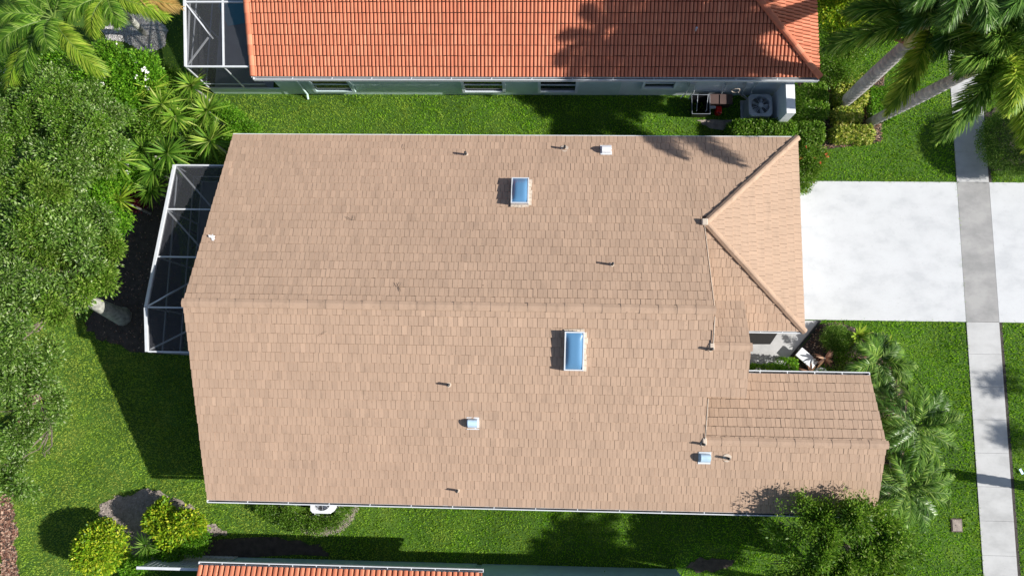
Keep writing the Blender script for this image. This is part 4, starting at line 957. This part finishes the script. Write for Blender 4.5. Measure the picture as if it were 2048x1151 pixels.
# picket fence at its left end
fx0, fx1 = P(277,1141,2.0).x, -11.95; fy = -7.22
fe = thing('picket_fence', ((fx0+fx1)/2, fy, 0), 'blue grey slatted fence with a white top rail at the bottom left', 'fence')
mb = MB(); mb.box((fx0-.05,fy-.05,1.98),(fx1,fy+.05,2.08)); mb.build('top_rail', M['white_metal'], fe)
mb = MB(); x = fx0+.02; k = 0
while x < fx1: mb.box((x,fy-.012,.08),(x+.15,fy+.012,1.978)); x += .20; k += 1
tag(mb.build('slats', M['light_grey_metal'], fe), kind='stuff')
for x in (fx0, (fx0+fx1)/2+.1, fx1-.05): mb = MB(); mb.box((x-.04,fy-.052,-.05),(x+.04,fy-.013,1.97)); mb.build('post', M['blue_metal'], fe)
mb = MB(); mb.bar((fx0,fy+.03,.3),(fx1,fy+.03,.3),.03,.06); mb.build('bottom_rail', M['light_grey_metal'], fe)

# ================================================================== VEGETATION
def B(x, y, h, r, rz=None): p = P(x, y, h); return (p.x, p.y, p.z, r, r*random.uniform(.85,1.15), rz or r*.7)
# --- big tree on the left with the pale trunk
tb = P(246,632,0)
bl = [B(70,430,5,1.7), B(130,520,5,1.7), B(60,600,5,1.8), B(150,440,4.6,1.3), B(175,560,4.4,1.05,.8), B(40,500,5.6,1.6), B(110,640,4.4,1.2), B(172,606,4.0,.35,.25), B(30,700,4.6,1.4), B(185,480,4.3,.8), B(10,610,5,1.6), B(95,355,5,1.3), B(75,745,4,1.0)]
tree('broad_tree', (tb.x,tb.y,0), bl, 'leaf_dark', 'wide dark green tree with a thick pale trunk, left of the screen enclosure', nclump=5000, per=13, size=.125, spread=.125, trunk_r=.33, bark='bark_pale', lean=tuple(P(140,585,3.6)), nb=34, gap=-.25, seed=2, asp=.42)
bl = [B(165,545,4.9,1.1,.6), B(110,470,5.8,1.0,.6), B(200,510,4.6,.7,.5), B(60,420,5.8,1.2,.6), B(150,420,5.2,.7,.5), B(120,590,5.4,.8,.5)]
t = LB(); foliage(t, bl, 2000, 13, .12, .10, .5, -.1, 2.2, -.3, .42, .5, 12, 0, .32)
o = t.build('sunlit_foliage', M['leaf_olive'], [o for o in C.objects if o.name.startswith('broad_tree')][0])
# --- fine leaved tree above it
tb = P(150,300,0)
bl = [B(60,260,4.6,1.5), B(150,290,4.8,1.4), B(110,200,4.6,1.2), B(210,265,4.2,1.0), B(30,330,4.8,1.3), B(180,225,4.2,.9), B(120,345,4.4,1.0), B(10,220,4,1.2), B(225,315,3.4,.6), B(20,420,4.4,1.0)]
tree('fine_leaved_tree', (tb.x,tb.y,0), bl, 'leaf_dark', 'fine leaved dark tree at the left edge, directly above the wide tree', nclump=4600, per=14, size=.10, spread=.10, billow=.3, trunk_r=.16, nb=24, gap=-.2, seed=5)
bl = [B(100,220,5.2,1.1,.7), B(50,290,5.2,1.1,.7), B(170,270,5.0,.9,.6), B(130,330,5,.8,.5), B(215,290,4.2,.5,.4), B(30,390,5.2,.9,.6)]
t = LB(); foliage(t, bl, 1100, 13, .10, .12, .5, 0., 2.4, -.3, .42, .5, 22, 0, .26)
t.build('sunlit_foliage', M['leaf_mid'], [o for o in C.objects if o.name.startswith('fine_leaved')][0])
# --- lower left tree
tb = P(20,860,0)
bl = [B(20,800,4,1.1), B(60,870,3.6,.9,.6), B(10,900,3.8,1.1), B(50,945,3.2,.8,.5), B(0,960,3.6,.9), B(30,880,3.6,.9), B(120,790,3.0,.4,.3), B(55,760,3.6,.7), B(70,915,3.0,.6), B(85,830,3.2,.5,.4), B(95,920,3.0,.45,.4), B(40,750,4,.8)]
tree('sparse_tree', (tb.x,tb.y,0), bl, 'leaf_dark', 'sparse dark tree over the lawn at the lower left edge', nclump=1700, per=12, size=.12, spread=.12, trunk_r=.11, nb=9, gap=-.08, gf=2.6, seed=8, billow=.3)
# --- bright shrubs with white blossoms
bl = [B(235,150,2.4,.9,.6), B(285,140,2.3,.7,.5), B(180,160,2.6,.8,.6), B(130,130,2.6,.7,.5), B(60,150,2.6,.8,.6), B(20,180,2.6,.7,.5), B(245,210,2.2,.7,.5), B(300,165,2,.6,.4), B(220,110,2.3,.5,.4)]
shrub('flowering_shrub', P(230,160,0), bl, 'leaf_bright', 'tall bright green shrub with white blossoms below the palms at the top left', 2300, 11, .12, .12, flowers=('flower_white', 26, .13), gap=-.45, gf=1.8)
bl = [B(190,410,2.6,.7,.5), B(230,440,2.2,.6,.5), B(170,455,2.6,.7,.5), B(210,375,2.4,.5,.4), B(235,345,2.0,.5,.4), B(265,350,1.6,.5,.4), B(215,470,2.0,.5,.4), B(290,345,1.6,.4,.3)]
shrub('flowering_shrub', P(200,420,0), bl, 'leaf_bright', 'bright green shrub with white blossoms between the wide tree and the spiky plants', 1500, 11, .11, .11, flowers=('flower_white', 18, .13), gap=-.5, gf=2)
bl = [B(300,250,1.8,.7,.5), B(350,200,1.2,.6,.4), B(330,160,1.2,.6,.4), B(400,250,1.0,.6,.4), B(350,280,1.2,.6,.4), B(270,190,1.8,.6,.4), B(380,310,1,.45,.3)]
shrub('leafy_shrub', P(340,230,0), bl, 'leaf_mid', 'mid green undergrowth beneath the spiky plants near the corner of the tan roof', 1800, 10, .10, .10, gap=-.5)
bl = [B(475,245,.5,.45,.35), B(505,262,.4,.35,.3), B(455,225,.5,.35,.3), B(470,270,.5,.4,.3)]
shrub('leafy_shrub', P(475,250,0), bl, 'leaf_bright', 'low bright green shrub on the grass above the tan roof\'s top left corner', 700, 10, .07, .07, gap=-.9)
p = P(272,405,.5); shrub('maroon_shrub', p, [(p.x,p.y,.5,.35,.35,.3)], 'leaf_maroon', 'small dark maroon plant in the shade left of the screen enclosure', 160, 9, .10, .07)
# --- spiky rosettes
RS = [(382,170,1.6,.95,'spiky rosette plant nearest the corner of the neighbouring pool enclosure','rosette_leaf'),
 (414,222,1.5,1.0,'large spiky rosette plant standing on the grass edge above the tan roof corner','rosette_leaf'),
 (420,282,1.9,1.1,'spiky rosette plant whose leaves touch the top left corner of the tan roof','rosette_leaf'),
 (302,177,2.2,.95,'yellowish spiky rosette plant highest up beside the white blossom shrub','frond_lime'),
 (323,209,2.2,.95,'spiky rosette plant with bleached tips in the upper group, directly below the yellowish one','rosette_leaf'),
 (351,232,2.0,.9,'spiky rosette plant in the middle of the upper group','rosette_leaf'),
 (188,316,2.9,1.05,'leftmost large spiky rosette plant standing out of the tree leaves','rosette_leaf'),
 (236,322,2.7,.9,'spiky rosette plant just right of the leftmost one','rosette_leaf'),
 (335,306,2.4,1.05,'dark green spiky rosette plant above the corner of the screen enclosure','frond_mid'),
 (284,298,2.1,.75,'smaller spiky rosette plant left of the dark green one','frond_mid'),
 (308,340,2.1,.95,'spiky rosette plant overhanging the top corner beam of the screen enclosure','frond_mid'),
 (172,365,2.3,.85,'spiky rosette plant below the leftmost one, half sunk in tree leaves','rosette_leaf'),
 (302,379,1.5,.85,'lowest dark spiky rosette plant beside the white side beam of the screen enclosure','frond_mid'),
 (238,400,2.3,.9,'bright fan shaped rosette plant beside the maroon plant','frond_lime')]
for i, (x, y, h, r, lab, mm) in enumerate(RS):
    rosette('spiky_plant', P(x,y,h), r, 95, lab, 'spiky plant', matn=mm, width=.062, group='spiky rosette plants left of the houses')
p = P(357,453,1.6); rosette('potted_rosette', p, .40, 26, 'small pale spiky plant seen through the screen enclosure roof', 'spiky plant', matn='frond_lime', width=.035)
# --- feather palms
def palm(name, base, top, fr, label, matn='frond_mid', trunk_r=.14, shaft=True, leafL=.6, nleaf=420, lw=.03, radial=True, bark='bark_grey', group=None, mats=None, sag=.35, fwd=.8):
    t = thing(name, (base[0], base[1], 0), label, 'palm', group); b = Vector((base[0], base[1], 0)); tp = Vector(top)
    mb = MB(); n = 60; pts = []; rad = []
    st = .80 if shaft else 1.
    for i in range(n):
        f = i/(n-1); pts.append(b.lerp(tp, f*st) + Vector((0,0,-.05 if i == 0 else 0))); rad.append(trunk_r*(.92+.16*math.sin(math.pi*f))*(1.05 if i % 3 else .90)*(1.2 if i == 0 else 1))
    mb.tube(pts, rad, 14); mb.build('trunk', M[bark], t)
    if shaft:
        mb = MB(); a = b.lerp(tp, .795); c = b.lerp(tp, .99); mb.tube([a, a.lerp(c,.3), a.lerp(c,.8), c], [trunk_r*.92, trunk_r*1.0, trunk_r*.62, trunk_r*.4], 14); mb.build('crownshaft', M['crownshaft_green'], t, True)
    for i, f in enumerate(fr):
        az, el, L, dr = f[:4]; lb = LB(); sm = MB(); m_ = f[4] if len(f) > 4 else matn
        frond(lb, sm, tp, R_(az), R_(el), L, R_(dr), leafL, nleaf, lw, radial, sag, fwd, .03, R_(random.uniform(-12,12)))
        fo = lb.build('frond', M[m_], t); sm.build('frond_stalk', M['stalk_green'], fo)
    return t
b1 = P(1683,210); t1 = P(1862,45,7.0)
p1 = palm('foxtail_palm', b1, t1, [(196,22,3.7,80,'frond_mid'),(168,25,2.9,80,'frond_mid'),(245,25,3.6,80,'frond_lime'),(120,45,2.9,85),(80,40,3.0,80),(30,40,2.8,85),(340,45,2.8,90),(290,50,2.4,75),(180,70,2.2,70)],
     'bushy foxtail palm with a straight grey trunk, its foot among the yellow hedges', 'frond_dark', .24, leafL=.76, nleaf=640, group='foxtail palms in the front yard', lw=.042)
mb = MB(); q = b1.lerp(t1,.77); mb.tube([q+Vector((-.5,.1,.2)), q+Vector((-.15,.05,.25)), q+Vector((.15,-.05,.15)), q+Vector((.3,-.1,.05))], [.02,.12,.14,.05], 8); mb.build('dead_sheath', M['brown_sheath'], p1, True)
b2 = P(1740,245); t2 = P(2000,112,8.0)
palm('foxtail_palm', b2, t2, [(236,25,3.5,88,'frond_mid'),(200,45,2.0,80,'frond_mid'),(150,35,2.6,85,'frond_mid'),(110,30,2.8,80),(285,30,3.3,85,'frond_lime'),(320,30,3.0,80,'frond_mid'),(60,35,3.0,80,'frond_mid'),(10,30,3.0,80,'frond_mid'),(262,52,2.6,85,'frond_lime'),(180,72,2.0,60,'frond_mid')],  # sunlight on the lower fronds put into paler leaf greens
     'bushy foxtail palm with a slanting ringed trunk crossing the sidewalk', 'frond_dark', .205, leafL=.74, nleaf=640, group='foxtail palms in the front yard', lw=.042)
b3 = P(1900,-90); t3 = P(1975,-15,7.6)
palm('foxtail_palm', b3, t3, [(200,25,3.2,80),(225,20,3.0,80),(250,20,3.0,80),(275,20,3.1,80),(300,22,3.0,80),(330,30,3.0,80),(170,30,2.8,80),(20,40,2.6,80),(90,40,2.6,80)],
     'dark foxtail palm whose crown fills the top edge over the sidewalk', 'frond_dark', .18, leafL=.70, nleaf=560, group='foxtail palms in the front yard', lw=.042)
palm('shade_palm', (13.0,17.8), (12.3,12.1,9.5), [(a, 30, 2.1, 80) for a in range(0,360,36)], 'tall palm beyond the top edge that shades the orange roof and side lawn', 'frond_dark', .17, leafL=.62, nleaf=420, lw=.034)
palm('shade_palm', (16.4,18.0), (14.7,11.9,9.6), [(a, 28, 2.5, 80) for a in range(10,370,30)], 'tall palm beyond the top right corner that shades the hip of the orange roof', 'frond_dark', .17, leafL=.62, nleaf=420, lw=.034)
# palms at the top left
bA = P(60,150); tA = P(108,38,5.2)
palm('feather_palm', (bA.x,bA.y), tA, [(310,30,3.2,95,'frond_lime'),(250,30,3.0,100,'frond_mid'),(215,35,3.0,90,'frond_mid'),(180,35,2.6,80),(150,35,2.4,80),(100,35,2.4,80,'frond_mid'),(55,35,2.4,80),(285,55,2.0,80),(235,15,3.6,60,'frond_lime')],
     'feather palm at the top left corner with two long fronds hanging towards the shrubs', 'frond_mid', .12, leafL=.70, nleaf=400, lw=.032, radial=False, shaft=True, sag=.5, fwd=.9, group='feather palms at the top left')
bB = P(290,68); tB = P(215,-8,4.2)
palm('feather_palm', (bB.x,bB.y), tB, [(340,20,2.6,75,'frond_lime'),(350,15,2.9,60,'frond_dry'),(300,35,1.7,70,'frond_mid'),(255,35,1.9,80,'frond_lime'),(220,35,2.0,80,'frond_mid'),(180,30,2.2,80,'frond_mid'),(90,35,2.4,80),(40,35,2.2,80),(135,35,2.4,80)],
     'feather palm with a drying yellow frond, rising from the pale gravel', 'frond_mid', .12, leafL=.62, nleaf=340, lw=.032, radial=False, bark='bark_pale', sag=.5, fwd=.9, group='feather palms at the top left')
# small palms by the front wing
def areca(x, y, h, r, n, lab, mats, seed_, nleaf=150, lw=.028, leafL=.42):
    c = P(x,y,h); t = thing('clumping_palm', (c.x,c.y,0), lab, 'palm', 'small palms in front of the wing'); mb = MB()
    for k in range(3): mb.tube([(c.x+.08*math.cos(k*2.1),c.y+.08*math.sin(k*2.1),-.03),(c.x+.03*math.cos(k*2.1),c.y+.03*math.sin(k*2.1),h*.95)],[.05,.04],8)
    mb.build('trunk', M['bark_grey'], t); rr = random.Random(seed_)
    n = int(n*1.25)
    for i in range(n):
        lb = LB(); sm = MB(); az = i*2*math.pi/n + rr.uniform(-.2,.2); el = rr.uniform(15,55)
        frond(lb, sm, tuple(c), az, R_(el), r*rr.uniform(.85,1.25), R_(rr.uniform(70,105)), leafL, nleaf, lw, False, .45, .9, .018, rr.uniform(-.3,.3))
        fo = lb.build('frond', M[rr.choice(mats)], t); sm.build('frond_stalk', M['stalk_green'], fo)
areca(1756,722,.95,1.25,13,'dark green small palm between the round shrub and the lawn above the wing corner',['frond_dark','frond_mid','frond_mid'],1)
areca(1834,852,1.9,1.8,14,'largest bright small palm, level with the ridge of the front wing',['frond_mid','frond_dark','frond_mid'],2)
areca(1814,976,1.9,1.7,12,'small palm just below the largest one, its fronds over the lower roof corner',['frond_mid','frond_dark','frond_mid'],3)
areca(1765,790,1.1,1.0,8,'low drooping small palm tucked beside the top corner of the front wing',['frond_dark','frond_mid'],4, 70)
rosette('cordyline', P(1716,672,.55), .66, 34, 'bright yellow green bladed plant beside the round dark shrub', 'plant', matn='frond_lime', width=.09)
rosette('cordyline', P(1772,690,.7), .66, 30, 'light green broad bladed plant on the lawn side of the dark small palm', 'plant', matn='frond_lime', width=.10)
rosette('bromeliad', P(1650,716,.7), .45, 22, 'pinkish bronze leaved plant standing right of the white bench', 'plant', matn='leaf_bronze', width=.085)
rosette('bromeliad', P(1621,744,.7), .46, 24, 'dark bronze leaved plant between the court hedge and the wing gutter', 'plant', matn='leaf_bronze', width=.075)
p = P(1667,674,.6); shrub('round_shrub', p, [(p.x+.2,p.y-.05,.36,.58,.56,.34)], 'leaf_hedge', 'dark round shrub at the corner where the front walk meets the driveway', 900, 10, .05, .06, gap=-1)
bl = [B(1655,760,.3,.5,.3), B(1700,740,.4,.6,.4), B(1690,700,.4,.5,.3), B(1775,850,.5,.45,.4), B(1780,930,.5,.5,.4), B(1770,990,.6,.5,.4), B(1790,1010,.6,.5,.4), B(1785,890,.5,.4,.4)]
shrub('ground_shrub', P(1780,900,0), bl, 'leaf_mid', 'low dark green shrubs filling the bed around the small palms', 1500, 10, .08, .09, gap=-.3)
# white bench beyond the edging
p = P(1613,716,.4); t = thing('stone_bench', (p.x,p.y,0), 'white stone garden bench among bronze plants beyond the black edging', 'bench')
mb = MB(); d = Vector((.62,-.55,0)).normalized(); mb.bar(Vector((p.x,p.y,.42))-d*.42, Vector((p.x,p.y,.42))+d*.42, .42, .07); mb.build('seat', M['white_paint'], t, bevel=.02)
for k in (-1,1): mb = MB(); q = Vector((p.x,p.y,0))+d*.28*k; n_ = Vector((-d.y,d.x,0)); mb.bar(q-n_*.14+Vector((0,0,.19)), q+n_*.14+Vector((0,0,.19)), .09, .38); mb.build('leg', M['white_paint'], t, bevel=.015)
p = P(1640,745,.3); mb = MB(); mb.lathe((p.x,p.y,0), [(.12,0),(.2,.12),(.22,.28),(.19,.40),(.22,.44),(.17,.44),(.15,.30),(.01,.28)], 20); tag(mb.build('garden_urn', M['white_paint'], smooth=True), 'white round garden urn at the wing gutter, beside the dark bronze plant', 'urn')
# hedges
t = thing('court_hedge', (P(1550,735,.6).x, P(1550,735,.6).y, 0), 'clipped green hedge along the front walk beside the wing gutter', 'hedge')
lb = LB(); b = P(1590,728,1.2); boxwood(lb, 7.2, .36, b.x-.15, b.y, 1.2, .075, 800)
c = P(1592,724,.9); boxwood(lb, c.x-.5, c.y-.35, c.x+.12, c.y+.18, .9, .075, 800); lb.build('foliage', M['leaf_bright'], t)
mb = MB(); 
for k in range(6): mb.tube([(7.6+k*.4,.62,-.02),(7.62+k*.4,.62,.5)],[.02,.01],5)
mb.build('stems', M['bark_grey'], t)
def phedge(x0, y0, x1, y1, h, lab, **k): a = P(x0,y1,h); b = P(x1,y0,h); return hedge('clipped_hedge', a.x, a.y, b.x, b.y, h, lab, **k)
phedge(1461,236,1598,272,.95, 'long clipped hedge between the air conditioner and the tan roof', size=.09, matn='leaf_mid')
G = 'clipped hedges beside the orange roofed house'
phedge(1610,160,1658,236,.75,'dark green clipped hedge block right of the low pale wall', group=G, size=.09, matn='leaf_mid')
phedge(1602,240,1652,284,.75,'dark green clipped hedge block at the right end of the long hedge', group=G, size=.09, matn='leaf_mid')
phedge(1674,146,1745,172,.6,'yellow green clipped hedge at the top of the column around the palm trunk', matn='leaf_yellow', group=G, size=.095)
phedge(1672,176,1738,206,.6,'yellow green clipped hedge at the foot of the straight palm trunk', matn='leaf_yellow', group=G, size=.095)
phedge(1670,212,1728,242,.6,'yellow green clipped hedge left of the foot of the slanting palm', matn='leaf_yellow', group=G, size=.095)
phedge(1668,248,1752,280,.6,'lowest yellow green clipped hedge, along the curved mulch edge', matn='leaf_yellow', group=G, size=.095)
phedge(1742,170,1800,240,.35,'low light green ground cover hedge between the two palm trunks', matn='leaf_bright', group=G, size=.07)
p = P(2035,282,1.1); shrub('round_hedge', p, [(p.x,p.y,.9,1.45,1.35,.75)], 'leaf_hedge', 'large rounded clipped bush right of the sidewalk at the right edge', 3600, 10, .055, .06, gap=-2, shell=.85)
bl = [B(1612,310,.5,.35,.3), B(1625,335,.5,.4,.3), B(1612,355,.4,.35,.3), B(1606,375,.3,.22,.2), B(1638,312,.4,.3,.25)]
shrub('red_flowered_shrub', P(1618,335,0), bl, 'leaf_mid', 'green shrub with small red flowers between the garage corner and the lawn', 900, 10, .07, .07, flowers=('coral_red', 16, .07), gap=-.9)
bl = [B(1655,110,.8,.6,.4), B(1690,135,.7,.6,.4), B(1650,60,1,.6,.5), B(1700,100,.7,.6,.4), B(1665,150,.5,.5,.3)]
shrub('leafy_shrub', P(1670,100,0), bl, 'leaf_mid', 'mid green shrub below the yellowish bush right of the orange roof', 1300, 10, .08, .08, gap=-.7)
bl = [B(1670,25,1.6,.7,.5), B(1700,50,1.5,.55,.5), B(1650,-10,1.6,.7,.5), B(1720,10,1.6,.6,.5)]
shrub('yellow_bush', P(1680,20,0), bl, 'leaf_lime', 'yellow green bush at the top edge right of the orange roof', 1000, 9, .12, .10, gap=-.6)
# bushes at the lower left
p = P(205,1092,1.0); shrub('ball_topiary', p, [(p.x,p.y,.98,.98,.98,.95), (p.x+.35,p.y+.3,1.25,.6,.6,.55), (p.x-.35,p.y-.25,1.15,.62,.62,.6), (p.x+.2,p.y-.5,.9,.5,.5,.5)], 'leaf_lime', 'round yellow green clipped ball bush on the lawn at the lower left', 1150, 11, .105, .045, gap=-1.2, shell=.82, gf=5)
bl = [B(322,1040,1.05,.60,.5), B(372,1048,1.1,.68,.6), B(345,1068,1.15,.5,.5), B(393,1055,.9,.35,.4), B(330,1012,.8,.28,.3)]
shrub('rounded_bush', P(350,1060,0), bl, 'leaf_lime', 'lumpy lime green bush on the bare patch, right of the ball shaped one', 950, 11, .125, .05, gap=-.7, shell=.72, gf=5)
bl = [B(392,1082,.9,.5,.5), B(360,1085,.9,.4,.45), B(350,1105,.8,.45,.4), B(300,1118,.8,.4,.4), B(270,1135,.7,.45,.4), B(325,1095,.7,.3,.3)]
shrub('leafy_shrub', P(330,1110,0), bl, 'leaf_bright', 'mid green leafy shrub in front of the slatted fence, below the lime green bushes', 1000, 10, .09, .08, gap=-.8)
rosette('grassy_plant', P(292,1090,1.1), .7, 70, 'grey green grassy plant between the ball bush and the lumpy bush', 'plant', matn='leaf_hedge', width=.03)
# bed around the condenser
bl = [B(545,1020,.25,.3,.25), B(570,1035,.25,.3,.25), B(600,1045,.25,.35,.25), B(635,1048,.25,.35,.25), B(665,1045,.25,.3,.25), B(685,1030,.25,.28,.25), B(700,1012,.2,.22,.2), B(525,1008,.25,.25,.2), B(580,1015,.3,.3,.25)]
shrub('ground_cover_bed', P(610,1035,0), bl, 'leaf_mid', 'low green planting in a half circle around the white air conditioner', 1100, 9, .06, .06, gap=-.9)
# bushy tree over the lower right roof corner
tb = P(1690,1090,0)
bl = [B(1620,1085,3.0,1.1,.7), B(1700,1070,3.2,1.1,.7), B(1765,1100,2.9,.95,.6), B(1570,1105,2.7,.8,.5), B(1660,1150,3.0,1.2,.7), B(1765,1050,2.7,.7,.5), B(1645,1032,3.2,.55,.4), B(1740,1150,2.8,.9,.6), B(1590,1150,2.8,.9,.6), B(1700,1010,3.1,.35,.25), B(1735,1010,2.9,.35,.25), B(1600,1018,3.2,.25,.18), B(1570,1050,3.0,.4,.3), B(1690,1100,3.1,.8,.5), B(1640,1110,3.0,.8,.5)]
def twigs(t, blobs):
    lb = LB()
    foliage(lb, [B(x,y,3.3,.30,.15) for x,y in ((1585,1003),(1608,996),(1650,1000),(1675,1008),(1690,992),(1722,997),(1560,1015),(1630,1012),(1712,1012))], 130, 9, .085, .07, .2, -3)
    lb.build('roof_sprays', M['leaf_mid'], t)
tree('bushy_tree', (tb.x,tb.y,0), bl, 'leaf_mid', 'open bushy tree growing over the lower right corner of the tan roof', nclump=3400, per=12, size=.125, spread=.10, trunk_r=.08, bark='limb_brown', lean=(12.3,-6.9,1.2), nb=34, billow=.28, gap=-.3, gf=2.4, seed=14, extra=twigs)
# things beyond the frame that throw shade into it
pb = Vector((13.8,-8.1,0))
palm('shade_palm', (13.8,-8.2), (14.2,-8.3,8.0), [(a, 30+(a%3)*18, 1.75, 85) for a in range(0,360,22)], 'tall palm just below the bottom edge that shades the lower lawn', 'frond_mid', .14, leafL=.55, nleaf=260)
tree('shade_tree', (9.6,-9.2,0), [(9.4,-8.8,5.2,1.3,1.1,1),(8.0,-9.0,4.6,1.1,1,.8),(11,-9.2,5,1.2,1,.9),(6.9,-8.8,3.6,.8,.6,.7)], 'leaf_mid', 'leafy tree below the bottom edge that shades the lower lawn', nclump=1100, per=12, size=.13, spread=.15, trunk_r=.14, nb=14)
tree('street_tree', (25.0,9.0,0), [(25.0,9.0,4.3,1.2,1.25,1.1)], 'leaf_mid', 'round headed street tree right of the frame that shades the sidewalk', nclump=900, per=12, size=.13, spread=.15, trunk_r=.12, nb=12, gap=-2)
palm('shade_palm', (21.3,-4.05), (21.3,-4.05,5.2), [(a, 35, 1.7, 90) for a in range(0,360,45)], 'palm right of the frame whose trunk throws a long shadow across the sidewalk', 'frond_mid', .17, shaft=False, leafL=.5, nleaf=220)
p = P(700,1400); shrub('shade_cone_shrub', (2.45,-8.1,0), [(2.45,-8.1,.8,.7,.6,.8),(2.45,-8.1,2.0,.5,.5,.9),(2.45,-8.1,3.0,.28,.28,.6)], 'leaf_hedge', 'unseen conifer added behind the teal courtyard wall to cast a pointed shadow', 700, 9, .09, .07, gap=-2, shell=.6)  # added conifer, shaped only to cast the pointed shadow bump
tree('street_tree', (31.5,-1.2,0), [(31.0,-1.5,8.4,.42,.35,.3),(31.8,-4.0,8.8,.55,.35,.35),(30.9,-3.4,8.2,.3,.3,.3)], 'leaf_mid', 'open crowned tree across the road that dapples the lower sidewalk', nclump=220, per=9, size=.13, spread=.12, trunk_r=.10, nb=5, gap=-.3, billow=.2)
# small things
p = P(1915,1050,.1); t = thing('valve_box', (p.x,p.y,0), 'brown square utility cover in the lawn beside the sidewalk', 'utility cover')
mb = MB(); mb.box((p.x-.22,p.y-.26,-.03),(p.x+.22,p.y+.26,.05)); mb.build('frame', M['brown_plastic'], t, bevel=.02)
mb = MB(); mb.box((p.x-.17,p.y-.21,.052),(p.x+.17,p.y+.21,.07)); mb.box((p.x-.05,p.y-.02,.07),(p.x+.05,p.y+.02,.082)); mb.build('lid', M['sand_soil'], t, bevel=.01)
p = P(2043,942,.1); mb = MB(); mb.bar((p.x-.05,p.y+.10,.09),(p.x+.05,p.y-.10,.09),.09,.012); mb.bar((p.x-.02,p.y,.0),(p.x-.02,p.y,.085),.02,.02); tag(mb.build('marker_tag', M['blue_metal']), 'small pale blue marker in the grass at the right edge', 'marker')
